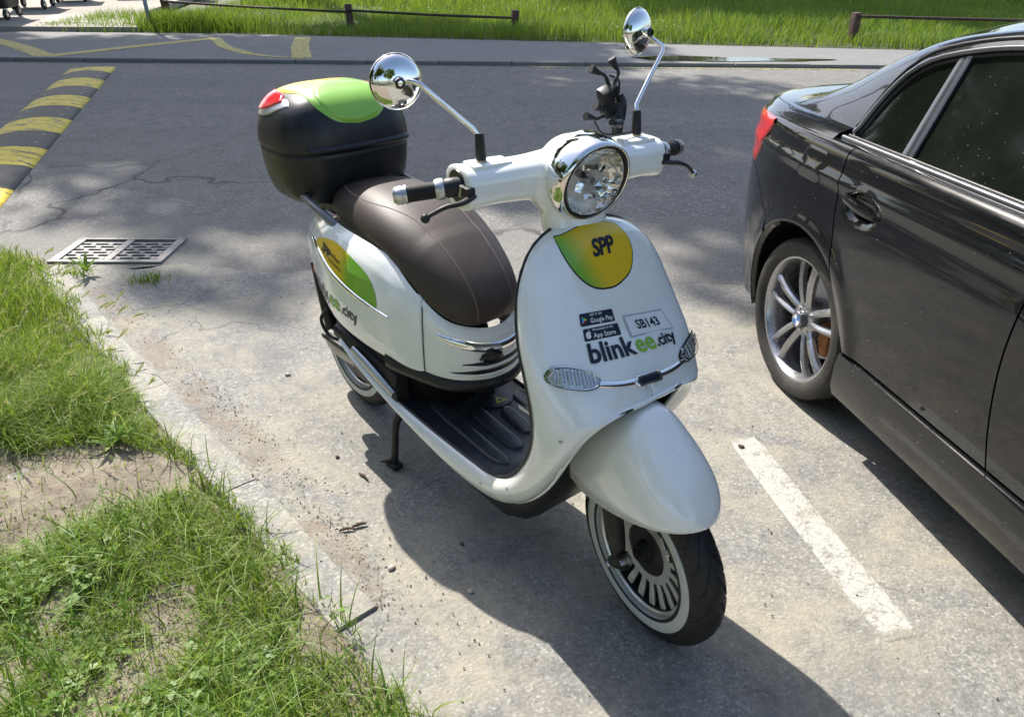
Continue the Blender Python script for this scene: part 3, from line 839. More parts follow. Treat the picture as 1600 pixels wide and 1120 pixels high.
def inpoly(x, y, poly):
    c = np.zeros(len(x), bool); j = len(poly) - 1
    for i in range(len(poly)):
        xi, yi = poly[i]; xj, yj = poly[j]
        with np.errstate(divide='ignore', invalid='ignore'):
            c ^= ((yi > y) != (yj > y)) & (x < (xj - xi)*(y - yi)/((yj - yi) or 1e-9) + xi)
        j = i
    return c
def vnoise(x, y, s, seed):
    r = np.random.default_rng(seed); T = r.random((64, 64))
    u = x*s; v = y*s; i = np.floor(u).astype(int); j = np.floor(v).astype(int); fu = u - i; fv = v - j
    fu = fu*fu*(3-2*fu); fv = fv*fv*(3-2*fv)
    g_ = lambda a, b_: T[a % 64, b_ % 64]
    return (g_(i, j)*(1-fu) + g_(i+1, j)*fu)*(1-fv) + (g_(i, j+1)*(1-fu) + g_(i+1, j+1)*fu)*fv
BARE = [[(-2.6, 2.12), (-1.73, 2.13), (-1.44, 2.19), (-1.02, 2.06), (-1.03, 1.93), (-1.20, 1.80), (-1.38, 1.62), (-1.60, 1.50), (-2.6, 1.45)],
        [(-1.00, 1.50), (-.86, 1.52), (-.78, 1.35), (-.78, 1.16), (-.92, 1.08), (-.98, 1.2), (-.94, 1.33)],
        [(-1.5, 1.26), (-1.2, 1.27), (-1.12, 1.12), (-1.2, 1.0), (-1.6, 1.0)],
        [(-.62, 1.50), (-.50, 1.56), (-.44, 1.44), (-.40, 1.28), (-.55, 1.30)]]
GR = np.array([(-12, 4.02), (-2.832, 3.995), (-2.628, 3.947), (-2.42, 3.80), (-2.30, 3.58), (-2.02, 3.25), (-1.72, 2.85), (-1.46, 2.53), (-1.24, 2.26), (-1.0, 2.03), (-.80, 1.81), (-.64, 1.62), (-.50, 1.478), (-.42, 1.33), (-.26, 1.18), (-.14, 1.06), (-.05, .8), (.1, 0), (.2, -2)])
def gxmax(y): return np.interp(y, GR[::-1, 1], GR[::-1, 0])
VZ = np.vectorize(verge_z)
def near_field(n, x0, x1, y0, y1, edge_soft=.05):
    X = RNG.uniform(x0, x1, n); Y = RNG.uniform(y0, y1, n)
    e = gxmax(Y) + .015 + (vnoise(X, Y, 9, 3) - .5)*.08 + (vnoise(X, Y, 25, 31) - .5)*.06
    d = (e - X)
    keep = (d > 0) & (RNG.random(n) < np.clip(.45 + d/.12, 0, 1))
    bare = np.zeros(n, bool)
    for p in BARE:
        jx = X + (vnoise(X, Y, 7, 8) - .5)*.12; jy = Y + (vnoise(X, Y, 8, 18) - .5)*.10
        hit = inpoly(jx, jy, p); bare |= hit if p is BARE[0] else (hit & (RNG.random(n) > .12))
    keep &= ~(bare & (RNG.random(n) > .035))
    low = vnoise(X, Y, 4.2, 12)
    thin = np.where(Y < 2.05, .24, .08)
    keep &= ~((low < thin) & (RNG.random(n) > .12))
    return X[keep], Y[keep]
# near camera: fine blades in tufts
X, Y = near_field(185000, -2.5, .05, .55, 2.7)
sel = RNG.random(len(X)) < np.clip(.30 + .9*vnoise(X, Y, 14, 77), 0, 1)
X, Y = X[sel], Y[sel]
Z = VZ(X, Y) - .004
hh = np.where(Y > 2.15, .115, .062) * (.45 + 1.0*vnoise(X, Y, 5, 41)) * RNG.uniform(.5, 1.35, len(X))
d = np.clip((gxmax(Y) - X)/.18, .45, 1)
blades('grass', X, Y, Z, hh*d, RNG.uniform(.0020, .0042, len(X)), RNG.uniform(.2, 1.7, len(X)), M['grass'])
X, Y = near_field(75000, -6.5, -1.2, 2.5, 4.03)
Z = VZ(X, Y) - .004
hh = .115 * (.5 + .9*vnoise(X, Y, 3, 42)) * RNG.uniform(.5, 1.35, len(X))
d = np.clip((gxmax(Y) - X)/.25, .45, 1) * np.where(Y > 3.7, .8, 1)
blades('grass', X, Y, Z, hh*d, RNG.uniform(.003, .0055, len(X)), RNG.uniform(.15, 1.0, len(X)), M['grass'])
# long wide arching blades
X, Y = near_field(5200, -2.6, .0, .7, 2.3)
blades('long_grass', X, Y, VZ(X, Y), RNG.uniform(.07, .15, len(X)), RNG.uniform(.004, .0068, len(X)), RNG.uniform(.5, 1.5, len(X)), M['leafm'], seg=5)
# wall barley seed heads leaning over at the left
def seedheads(n):
    X, Y = near_field(n*3, -3.6, -.9, 2.15, 3.5); X, Y = X[:n], Y[:n]
    V = []; F = []
    for x, y in zip(X, Y):
        h = random.uniform(.16, .27); a = random.gauss(.4, .8); l = random.uniform(.05, .12)
        z0 = verge_z(x, y)
        P = [np.array([x + math.cos(a)*l*s**2.2, y + math.sin(a)*l*s**2.2, z0 + h*(s - .15*s**4)]) for s in np.linspace(0, 1, 6)]
        k = len(V); w = .0011
        for p in P: V += [p + np.array([-w*math.sin(a), w*math.cos(a), 0]), p - np.array([-w*math.sin(a), w*math.cos(a), 0])]
        for i in range(5): F.append((k+2*i, k+2*i+1, k+2*i+3, k+2*i+2))
        T_ = P[-1] - P[-2]; T_ /= np.linalg.norm(T_)
        for q in range(26):
            s = q/26; c = P[-1] + T_*s*.055 - np.array([0, 0, .012*s*s])
            th = random.uniform(0, 6.28); n1 = np.cross(T_, [0, 0, 1.0]); n1 /= np.linalg.norm(n1) + 1e-9; n2 = np.cross(T_, n1)
            dd = T_*.75 + (n1*math.cos(th) + n2*math.sin(th))*.35
            L = random.uniform(.022, .038); k = len(V); sd = np.cross(dd, T_); sd = sd/(np.linalg.norm(sd) + 1e-9)*.0011
            V += [c - sd*1.6, c + sd*1.6, c + dd*L]; F.append((k, k+1, k+2))
    o = mobj('barley_seed_heads', V, F, M['seedm']); o['kind'] = 'stuff'
seedheads(260)
# small rosettes and broadleaf weeds, feathery yarrow
def leaf_geo(L, W, n=5):
    """outline strip of a leaf lying along +x with an arch"""
    V = []; F = []
    for i in range(n + 1):
        s = i/n; w = W*math.sin(math.pi*min(1, s*.92 + .06))**.8*.5
        z = L*(.42*s - .40*s*s)
        V += [(L*s, -w, z + .15*w), (L*s, 0, z - .12*w), (L*s, w, z + .15*w)]
    for i in range(n):
        k = 3*i; F += [(k, k+3, k+4, k+1), (k+1, k+4, k+5, k+2)]
    return V, F
def rosette(x, y, n, L, W, up=.2):
    V = []; F = []
    for i in range(n):
        a = i*2.4 + random.uniform(-.3, .3); l = L*random.uniform(.6, 1.1); tl = random.uniform(-.1, .6)*1.0 + up
        v, f = leaf_geo(l, W*random.uniform(.7, 1.1)); k = len(V)
        for p in v:
            px = p[0]*math.cos(tl) - p[2]*math.sin(tl); pz = p[0]*math.sin(tl) + p[2]*math.cos(tl)
            V.append((x + px*math.cos(a) - p[1]*math.sin(a), y + px*math.sin(a) + p[1]*math.cos(a), verge_z(x, y) + .004 + pz))
        F += [tuple(q + k for q in g2) for g2 in f]
    return V, F
def weed(name, pts, lab, n, L, W, up=.2, rel=None):
    for (x, y), lb in zip(pts, lab):
        V, F = rosette(0*x + x, y, n, L, W, up)
        o = mobj(name, [(a - x, b_ - y, c) for a, b_, c in V], F, M['leafm'], loc=(x, y, 0))
        tag(o, lb, 'weed', 'broad leaved weeds on bare soil')
weed('plantain_weed', [(-1.62, 1.78), (-1.52, 1.66), (-1.36, 2.15), (-2.20, 3.70)],
     ['broad leaved green weed at the left edge on bare soil, upper one', 'broad leaved green weed at the left edge on bare soil, lower one', 'small broad leaved weed at the top of the bare soil patch', 'small bright leafy weed between the kerb end and the drain grate'], 9, .12, .024, .3)
V = []; F = []
X, Y = near_field(5200, -2.2, .0, .6, 2.1)
ok = (vnoise(X, Y, 3.2, 19) > .48); X, Y = X[ok], Y[ok]
for x, y in zip(X, Y):                                   # feathery fronds of yarrow
    a = random.uniform(0, 6.28); L = random.uniform(.035, .075); el = random.uniform(.3, 1.1); z0 = verge_z(x, y)
    ca, sa, ce, se = math.cos(a), math.sin(a), math.cos(el), math.sin(el)
    for q in range(7):
        s = .2 + .8*q/6
        for sd in (-1, 1):
            l = .014*(1.1 - s*.7)*random.uniform(.7, 1.2)
            cx = L*s; px = cx*ce - .25*L*s*s*se*0
            b0_ = np.array([x + cx*ce*ca, y + cx*ce*sa, z0 + cx*se*(1 - .35*s)])
            d_ = np.array([ca*.5 - sa*sd, sa*.5 + ca*sd, .25])*l
            w_ = np.array([ca, sa, .1])*.0016
            k = len(V); V += [b0_ - w_, b0_ + w_, b0_ + d_]; F.append((k, k+1, k+2))
o = mobj('yarrow_fronds', V, F, M['leafm'], smooth=False); o['kind'] = 'stuff'
# clover: three small leaflets on a short stalk
X, Y = near_field(9000, -2.4, .0, .6, 2.3); ok = vnoise(X, Y, 2.6, 91) > .52; X, Y = X[ok], Y[ok]
V = []; F = []
for x, y in zip(X, Y):
    z0 = verge_z(x, y) + random.uniform(.02, .05); a0 = random.uniform(0, 6.28); r = random.uniform(.004, .0065); tx_ = random.uniform(-.4, .4); ty_ = random.uniform(-.4, .4)
    for q in range(3):
        a = a0 + q*2.094; cx, cy2 = x + r*1.05*math.cos(a), y + r*1.05*math.sin(a); k = len(V)
        for e in range(6):
            b_ = a + math.pi + e*math.pi/3; px, py = cx + r*math.cos(b_), cy2 + r*math.sin(b_); V.append((px, py, z0 + (px - x)*tx_ + (py - y)*ty_))
        F.append(tuple(range(k, k + 6)))
o = mobj('clover_leaves', V, F, M['leafm'], smooth=False); o['kind'] = 'stuff'
# sprigs in the seam near the grate
n = 120; X = np.concatenate([RNG.normal(-1.86, .05, n), RNG.normal(-2.28, .05, n)]); Y = np.concatenate([RNG.normal(3.64, .035, n), RNG.normal(3.72, .04, n)])
blades('seam_grass', X, Y, np.full(len(X), .005), RNG.uniform(.02, .06, len(X)), np.full(len(X), .005), RNG.uniform(.3, 1.2, len(X)), M['grass'])
# far lawn: real blades, larger with distance
def far_field(n, y0, y1, h, w, seed):
    X = RNG.uniform(-8.6, 17, n); Y = RNG.uniform(y0, y1, n)
    be = np.where(X > -5, 13.55 - .20*X, 14.55 + .09*(-5 - X))
    k = (Y > be + .02 + .12*vnoise(X, Y, 3, seed)) & (np.abs(X) < (Y*.75 + 2)) & ~((X < -7.0) & (Y > 17.4)) & (RNG.random(n) < .35 + .9*vnoise(X, Y, 1.2, seed + 1))
    X, Y = X[k], Y[k]
    zz_ = ZS - .03 + .12*np.sin(X*.35)*np.minimum(1, ((Y - be[k])/90)**.625*8) + .25*((Y - be[k])/90)**.625
    hh = h*RNG.uniform(.5, 1.35, len(X))*(.55 + .9*vnoise(X, Y, .9, seed + 2))
    blades('lawn_grass', X, Y, zz_, hh, np.full(len(X), w)*RNG.uniform(.7, 1.3, len(X)), RNG.uniform(.1, .8, len(X)), M['fgrass'], seg=2)
far_field(150000, 10.2, 19, .21, .012, 51)
far_field(90000, 19, 34, .26, .022, 61)
far_field(30000, 34, 60, .35, .05, 71)
# tall weeds at the pole and fence
X = np.concatenate([RNG.normal(-6.2, .35, 1500), RNG.normal(-5.3, .5, 1300)]); Y = np.concatenate([RNG.normal(15.35, .25, 1500), RNG.normal(15.2, .25, 1300)])
blades('tall_weeds', X, Y, np.full(len(X), ZS), RNG.uniform(.15, .42, len(X)), np.full(len(X), .016), RNG.uniform(.1, .8, len(X)), M['fgrass'])
# tiny white flowers in the lawn
n = 700; X = RNG.uniform(-4, 12, n); Y = RNG.uniform(11.8, 18, n); k = Y > 13.6 - .2*X + .3; X, Y = X[k], Y[k]
V = []; F = []
for x, y in zip(X, Y):
    if vnoise(np.array([x]), np.array([y]), .5, 5)[0] < .45: continue
    k = len(V); z = ZS + random.uniform(.12, .2)
    for a in range(5): V.append((x + .016*math.cos(a*1.256), y + .016*math.sin(a*1.256), z + .005*(a % 2)))
    F.append((k, k+1, k+2, k+3, k+4))
o = mobj('lawn_daisies', V, F, mat('daisy_white', (.7, .7, .66), .7), smooth=False); o['kind'] = 'stuff'

# ---------------------------------------------------------------- trees that shade the road (their trunks stand outside the frame)
M['bark'] = mat('tree_bark', (.10, .08, .06), .9, var=.35, scale=8, bump=.8, bscale=18, bdist=.02)
M['tleaf'] = m_grass('tree_leaves', [(0.0, (.030, .065, .010)), (.5, (.055, .105, .015)), (1.0, (.10, .16, .03))], .35)
def crown_mesh(clusters, per, leaf):
    V = []; 
    for (cx, cy, cz, r) in clusters:
        n = int(per * r*r)
        d = RNG.normal(size=(n, 3)); d /= np.linalg.norm(d, axis=1)[:, None]
        rad = r*RNG.uniform(.35, 1.05, n)**.6
        c = np.array([cx, cy, cz]) + d*rad[:, None]*np.array([1, 1, .75])
        a = RNG.normal(size=(n, 3)); a /= np.linalg.norm(a, axis=1)[:, None]
        b_ = np.cross(a, RNG.normal(size=(n, 3))); b_ /= np.linalg.norm(b_, axis=1)[:, None]
        s = leaf*RNG.uniform(.6, 1.3, n)[:, None]
        V.append(np.stack([c - a*s, c - b_*s*.45, c + a*s, c + b_*s*.45], 1).reshape(-1, 3))
    V = np.concatenate(V); F = np.arange(len(V)).reshape(-1, 4)
    return V, F
def tree(loc, H0, H1, rad, ncl, label, seed, off=(0, 0), per=300, leaf=.17, trunk=.26, squash=1.0, gap=.62):
    r = empty('tree', loc); tag(r, label, 'tree')
    rs = random.Random(seed); cl = []
    lobes = off if isinstance(off, list) else [off]
    while len(cl) < ncl:
        x, y, z = (rs.uniform(-1, 1) for _ in range(3))
        q = x*x + y*y + z*z
        if q > 1 or q < .12: continue
        off = lobes[len(cl) % len(lobes)]
        cl.append((off[0] + x*rad, off[1] + y*rad*squash, (H0 + H1)/2 + z*(H1 - H0)/2, rs.uniform(.5, 1.15)*gap*2))
    V, F = crown_mesh(cl, per, leaf); off = lobes[0]
    npmesh('crown', V, [F], M['tleaf'], r)
    tube('trunk', [(0, 0, -.2), (.05, .03, 1.2), (-.05, .1, H0*.8), (off[0]*.4, off[1]*.4, H0 + 1), (off[0], off[1], H1*.75)], [trunk*1.4, trunk, trunk*.8, trunk*.5, trunk*.15], M['bark'], r, n=12, steps=16)
    for i in range(7 if len(lobes) < 2 else 14):
        c = cl[i*3 % len(cl)]; z0 = H0*.8 + i*.35
        tube('limb', [(0, 0, z0), (c[0]*.4, c[1]*.4, z0 + (c[2]-z0)*.35), (c[0], c[1], c[2])], [trunk*.42, trunk*.25, trunk*.06], M['bark'], r, n=7, steps=8)
    return r
TREES = [
  # loc, H0, H1, radius, clusters, label, seed, lobes of the crown as offsets from the trunk
  ((-12.6, 14.5, 0), 6.0, 11.0, 3.2, 40, 'leafy street tree beyond the left edge of the photo beside the road', 3, (0, 0)),
  ((-16.5, 26.0, .1), 14.4, 19.0, 3.4, 100, 'very tall leafy tree behind the waste containers, beyond the top edge', 5, [(1.6, -3.6), (-2.2, -1.0)]),
  ((-8.6, 26.6, .1), 14.4, 19.0, 3.5, 160, 'very tall spreading tree behind the lawn, left of centre, beyond the top edge', 8, [(-3.2, -4.3), (-.5, -5.1), (1.6, -7.5), (-1.5, -1.0)]),
  ((-2.5, 33.0, .1), 13.0, 20.0, 4.6, 90, 'very tall leafy tree far behind the lawn, beyond the top edge at the centre', 11, (1.5, -1.0)),
  ((6.5, 31.0, .1), 12.0, 22.0, 6.0, 110, 'very tall leafy tree far behind the lawn, upper right beyond the top edge', 12, (0, -1.0)),
  ((-5.5, -7.0, 0), 4.0, 10.0, 4.2, 60, 'leafy tree standing behind the viewer on the verge', 14),
  ((-22.0, 44.0, 0), .8, 6.0, 7.0, 70, 'dense bush row far behind the lawn, left part, beyond the top edge', 31),
  ((-8.0, 46.0, 0), .8, 6.0, 7.0, 70, 'dense bush row far behind the lawn, middle part, beyond the top edge', 32),
  ((6.0, 46.0, 0), .8, 6.0, 7.0, 70, 'dense bush row far behind the lawn, right part, beyond the top edge', 33),
  ((20.0, 44.0, 0), .8, 6.0, 7.0, 70, 'dense bush row far behind the lawn, outer right part, beyond the top edge', 34),
  ((-21.0, 15.0, 0), .6, 9.0, 4.6, 60, 'dense bushy tree far left of the road, outside the photo', 41),
  ((-20.0, 7.0, 0), .6, 9.0, 4.6, 60, 'dense bushy tree left of the road opposite the speed bump, outside the photo', 42),
  ((-20.0, -1.5, 0), .6, 9.0, 4.6, 60, 'dense bushy tree left of the verge, outside the photo', 43),
  ((-14.0, -9.0, 0), 3.0, 10.0, 4.5, 60, 'bushy tree behind the viewer to the left', 21),
  ((3.5, -13.0, 0), 3.0, 9.5, 4.5, 60, 'bushy tree behind the viewer to the right', 23),
  ((-13.5, 2.0, 0), 3.5, 9.0, 3.8, 50, 'leafy tree far left of the verge, outside the photo', 17),
]
for a in TREES: tree(*a)

# ---------------------------------------------------------------- loose bits on the ground
M['debris'] = mat('brown_litter', (.33, .26, .19), .9, var=.5, scale=90)
def litter(name, spots, n, size, mat_, z=.012):
    V = []; F = []
    for i in range(n):
        (x, y, sx, sy, an) = random.choice(spots); u = random.gauss(0, 1)*sx; w = random.gauss(0, 1)*sy
        px = x + u*math.cos(an) - w*math.sin(an); py = y + u*math.sin(an) + w*math.cos(an)
        a = random.uniform(0, 3.14); L = size*random.uniform(.4, 2.0); W = L*random.uniform(.12, .6); h = min(L, .01)*random.uniform(.3, .8); k = len(V)
        for (p, q, r) in ((-L, -W, 0), (L, -W*.7, 0), (L*.8, W, 0), (-L*.7, W, 0), (0, 0, h*2)):
            V.append((px + p*math.cos(a) - q*math.sin(a), py + p*math.sin(a) + q*math.cos(a), z + r - .004))
        F += [(k, k+1, k+4), (k+1, k+2, k+4), (k+2, k+3, k+4), (k+3, k, k+4)]
    o = mobj(name, V, F, mat_, smooth=False); o['kind'] = 'stuff'; return o
ka = math.atan2(-.72, .69)
litter('leaf_litter', [(-1.18, 2.55, .22, .035, ka), (-1.02, 2.38, .16, .04, ka), (-1.75, 3.25, .30, .06, ka), (-.78, 2.05, .18, .05, ka), (-.52, 1.74, .07, .025, ka), (-1.5, 3.45, .35, .10, -.2), (-.40, 1.55, .07, .02, ka), (-.5, 1.72, .22, .035, ka)], 1100, .0020, M['debris'])
litter('grit', [(-1.2, 3.4, .5, .25, 0), (-.3, 2.2, .5, .5, 0), (.7, 1.6, .6, .5, 0), (.9, 3.6, .6, .25, 0), (-.1, 1.4, .3, .2, 0)], 700, .0022, mat('dark_grit', (.13, .115, .095), .9))
litter('soil_clods', [(-1.4, 1.85, .35, .12, 0), (-.86, 1.25, .06, .15, 0), (-1.3, 1.15, .2, .1, 0), (-.95, 1.5, .25, .2, 0)], 900, .0028, M['soil'], .026)
def stone(x, y, r, col, lab, name='pebble', cat='pebble', sq=.6):
    bm = bmesh.new(); bmesh.ops.create_icosphere(bm, subdivisions=2, radius=r)
    for v in bm.verts:
        v.co *= 1 + .18*noise2(v.co.x/r, v.co.y/r + v.co.z/r, .9, x*9)
        v.co.z *= sq; v.co.x *= 1.25
    me = bpy.data.meshes.new(name); bm.to_mesh(me); bm.free(); me.materials.append(col); me.polygons.foreach_set('use_smooth', [True]*len(me.polygons))
    o = link(bpy.data.objects.new(name, me)); o.location = (x, y, .006 + r*sq*.75); o.rotation_euler = (0, 0, x*7); tag(o, lab, cat)
M['stone'] = mat('pale_pebble', (.40, .36, .30), .85, var=.2, scale=80); M['clod'] = mat('dark_clod', (.10, .065, .05), .9, var=.3, scale=90)
stone(-.335, 1.595, .0095, M['stone'], 'small pale rounded pebble on the parking surface just right of the kerb end')
stone(-.112, 1.507, .0085, M['stone'], 'small grey pebble lying in the scooter shadow')
stone(-.145, 1.69, .006, M['clod'], 'tiny brown clod in the scooter shadow near its left edge', 'dirt_clod', 'dirt clod')
stone(-.59, 2.115, .007, M['clod'], 'small dark clod on the sunlit parking surface left of the kickstand', 'dirt_clod', 'dirt clod')
stone(.79, 2.175, .0095, M['clod'], 'dark clod lying on the far end of the white parking line', 'dirt_clod', 'dirt clod')
stone(-.90, 2.67, .010, M['stone'], 'light pebble against the kerb edge beside brown litter')
def twig(p0, p1, r, lab):
    c = ((p0[0]+p1[0])/2, (p0[1]+p1[1])/2)
    q = [(p0[0]-c[0], p0[1]-c[1], 0), (.002, .003, .003), (p1[0]-c[0], p1[1]-c[1], .001)]
    o = tube('twig', q, [r*.7, r, r*.5], M['clod'], None, n=7, steps=8); o.location = (c[0], c[1], .006 + r); tag(o, lab, 'twig')
twig((-.500, 2.02), (-.465, 1.985), .0045, 'short brown twig on the parking surface left of the kickstand')
twig((-.475, 1.76), (-.435, 1.775), .006, 'dark broken twig in the litter beside the kerb end')
twig((-.51, 1.745), (-.47, 1.752), .005, 'second dark twig piece lying beside the broken one near the kerb end')
# ================================================================ BLACK CAR (x forward towards the viewer, y to its left)
cy_ = R(11); CU = np.array([math.sin(cy_), -math.cos(cy_)]); CV = np.array([math.cos(cy_), math.sin(cy_)])
CO = np.array([1.05, 2.56]) + .87*CV
car = empty('parked_car', (CO[0], CO[1], 0.005), math.atan2(CU[1], CU[0]))
tag(car, 'dusty black saloon car parked beside the white scooter', 'car')
def m_car():
    m, t, b = newmat('black_car_paint'); v = t.coords()
    n = t.noise(v, 3, 7, .7)
    c = t.mix(t.ramp(n, [(.42, 0.0), (.78, .10)]), (.0045, .0050, .0062), (.055, .057, .058))
    sx = t.add('SeparateXYZ'); t.l.new(v, sx.inputs[0])
    lowf = t.math('ADD', sx.outputs[2], t.math('MULTIPLY', t.noise(t.mapping(v, (7, 7, 1.2)), 2, 6, .7), .22))
    c = t.mix(t.ramp(lowf, [(.24, .30), (.50, .0)]), c, (.085, .083, .078))
    sp = t.vor(v, 38); pres = t.ramp(t.noise(v, 7, 2), [(.5, 0.0), (.55, 1.0)])
    c = t.mix(t.math('MULTIPLY', t.ramp(sp, [(.032, 1.0), (.05, 0.0)]), pres), c, (.55, .55, .48))
    t.l.new(c, b.inputs['Base Color'])
    t.l.new(t.ramp(t.noise(v, 5, 6, .7), [(.35, .16), (.75, .34)]), b.inputs['Roughness'])
    b.inputs['Coat Weight'].default_value = 1; b.inputs['Coat Roughness'].default_value = .03; b.inputs['Specular IOR Level'].default_value = .12
    t.l.new(t.bump(t.noise(v, 260, 2), .03, .0008), b.inputs['Normal'])
    return m
M['car'] = m_car()
M['car_trim'] = mat('car_black_trim', (.012, .012, .013), .35, var=.2, dust=.25, dustcol=(.12, .12, .11))
M['car_glossy'] = mat('car_gloss_trim', (.16, .165, .18), .26, metal=.8, coat=.5, var=.03, scale=4); M['divider'] = mat('window_divider_gloss', (.035, .036, .040), .22, coat=.8, var=.03, scale=4)
M['car_dark'] = mat('car_underside', (.008, .008, .008), .8)
M['car_tyre'] = mat('car_tyre', (.028, .027, .025), .7, var=.2, dust=.5, dustcol=(.12, .105, .085), scale=30, bump=.2, bscale=200)
M['alloy'] = mat('grey_alloy', (.44, .44, .46), .26, metal=.85, var=.06, scale=20, dust=.18, dustcol=(.30, .28, .25))
def m_tint():
    m, t, b = newmat('tinted_glass'); v = t.coords()
    sp = t.vor(v, 55); pres = t.ramp(t.noise(v, 6, 2), [(.46, 0.0), (.52, 1.0)])
    c = t.mix(t.math('MULTIPLY', t.ramp(sp, [(.05, 1.0), (.085, 0.0)]), pres), (.006, .008, .006), (.22, .22, .20))
    c = t.mix(t.ramp(t.noise(v, 2.5, 6, .7), [(.45, 0.0), (.8, .10)]), c, (.14, .15, .12))
    t.l.new(c, b.inputs['Base Color']); b.inputs['Roughness'].default_value = .04; b.inputs['Specular IOR Level'].default_value = .6
    t.l.new(t.ramp(t.noise(v, 4, 6, .7), [(.4, .03), (.8, .16)]), b.inputs['Roughness'])
    return m
M['tint'] = m_tint()
PLAN = cr([(-.93, 0), (-.92, -.3), (-.875, -.53), (-.79, -.68), (-.66, -.785), (-.53, -.85), (-.38, -.888), (-.2, -.908), (0, -.915), (.5, -.917), (1.2, -.92), (1.9, -.92), (2.4, -.918), (2.76, -.915), (3.05, -.885), (3.28, -.80), (3.45, -.60), (3.53, -.3), (3.55, 0)], 500)
PT = np.gradient(PLAN, axis=0); PT /= np.linalg.norm(PT, axis=1)[:, None]; PN = np.stack([PT[:, 1], -PT[:, 0]], 1)   # outward
PS = np.linspace(0, 1, 500)
def s_of_x(x): return float(np.interp(x, PLAN[:, 0], PS))
def ztop(x): return float(np.interp(x, [-.93, -.8, -.5, 2.3, 2.8, 3.3, 3.55], [.93, .955, .965, .965, .92, .80, .68]))
IZ = [.15, .20, .34, .50, .62, .75, .825, .862, .885, .93, .955, .965]
IV = [.060, .042, .022, .006, .000, .002, .009, .003, .012, .017, .025, .040]
def cside(s, z, bowl=True):
    x = np.interp(s, PS, PLAN[:, 0]); y = np.interp(s, PS, PLAN[:, 1]); nx_ = np.interp(s, PS, PN[:, 0]); ny_ = np.interp(s, PS, PN[:, 1])
    zt = ztop(x); zz_ = .34 + (z - .34)*(.965 - .34)/(zt - .34) if z > .34 else z
    ins = float(itp(zz_, IZ, IV)[0])
    d = abs(x)                                              # wheel arch flare
    r = math.hypot(x, z - .31); ins -= .010*math.exp(-((r - .36)/.035)**2) * (1 if abs(x) < .5 else 0)
    r2 = math.hypot(x - 2.72, z - .31); ins -= .010*math.exp(-((r2 - .36)/.035)**2)
    if bowl:
        e = ((x - .285)/.072)**2 + ((z - .812)/.040)**2
        if e < 2.4: ins += .030*math.exp(-e**2*1.1)
    return (x - nx_*ins, y - ny_*ins, z)
def mir(name, rows, m_, parent, both=True, flip=False, **kw):
    o = grid(name, rows, m_, parent, flip=flip, **kw); sharp(o, 40)
    out = [o]
    if both:
        o2 = grid(name, [[(p[0], -p[1], p[2]) for p in r] for r in rows], m_, parent, flip=not flip, **kw); sharp(o2, 40); out.append(o2)
    return out
def lerp(a, b_, t): return a + (b_ - a)*t
GAP_R = lambda z: float(itp(z, [.34, .437, .63, .83, .986], [.345, .283, .200, .150, .145])[0])
GAP_F = lambda z: float(itp(z, [.34, .46, .64, .77, .97], [.99, .965, .945, .945, .955])[0])
GAP_H = lambda z: float(itp(z, [.34, .5, .75, .97], [2.10, 2.07, 2.04, 2.02])[0])
def door(name, g0, g1, zb, nx_=80, nz=60, gap=.003, parent=car):
    rows = []
    for j in range(nz + 1):
        z = lerp(zb, .964, j/nz); a = s_of_x(g0(z) + gap); b_ = s_of_x(g1(z) - gap)
        edge = .004 if j in (0, nz) else 0
        row = []
        for i in range(nx_ + 1):
            p = cside(lerp(a, b_, i/nx_), z)
            row.append(p)
        # rolled edges: go inward
        def inn(p, d): return (p[0], p[1] + d, p[2])
        rows.append([inn(row[0], .02), inn(row[0], .003)] + row + [inn(row[-1], .003), inn(row[-1], .02)])
    rows = [[(p[0], p[1] + .02, p[2]) for p in rows[0]]] + rows
    return mir(name, rows, M['car'], parent)
door('rear_door', GAP_R, GAP_F, .352)
door('front_door', GAP_F, GAP_H, .352, 40, 40)
# dark cavity behind the gaps
def inner(x0, x1, z0=.30, z1=.955, d=.03):
    rows = []
    for z in np.linspace(z0, z1, 14): rows.append([(cside(s_of_x(x), z, False)[0], cside(s_of_x(x), z, False)[1] + d, z) for x in np.linspace(x0, x1, 40)])
    mir('inner_panel', rows, M['car_dark'], car)
inner(.33, 2.2)
# quarter panel with wheel arch, from the rear gap to the centre of the tail
AR = .352; ACZ = .312
def quarter(s0x_fn, xs_, zlow, ztopf=lambda x: ztop(x) - .001):
    rows = []
    for x in xs_:
        zl = zlow(x)
        col = []
        for j in range(41):
            t = j/40; z = lerp(zl, ztopf(x), t)
            col.append(z)
        rows.append((x, col))
    return rows
def arch_z(x, cx, low): 
    d = abs(x - cx)
    return ACZ + math.sqrt(AR*AR - d*d) if d < AR else low
# columns follow the plan; the front limit follows the door gap
ths = np.linspace(0, math.pi, 40)
acx = -.005
rows = []
N2 = 44
def qcol(xf, zl, zt=None):
    zt = zt or .964
    c = []
    for j in range(N2 + 1):
        z = lerp(zl, zt, j/N2); x = xf(z); c.append(cside(s_of_x(x), z))
    return c
# part between the arch front and the door gap
cols = []
for k in range(5):
    f = k/4
    cols.append(qcol(lambda z, f=f: lerp(GAP_R(z) - .003, min(GAP_R(z) - .003, acx + AR*.985), f), .335))
front_edge = []
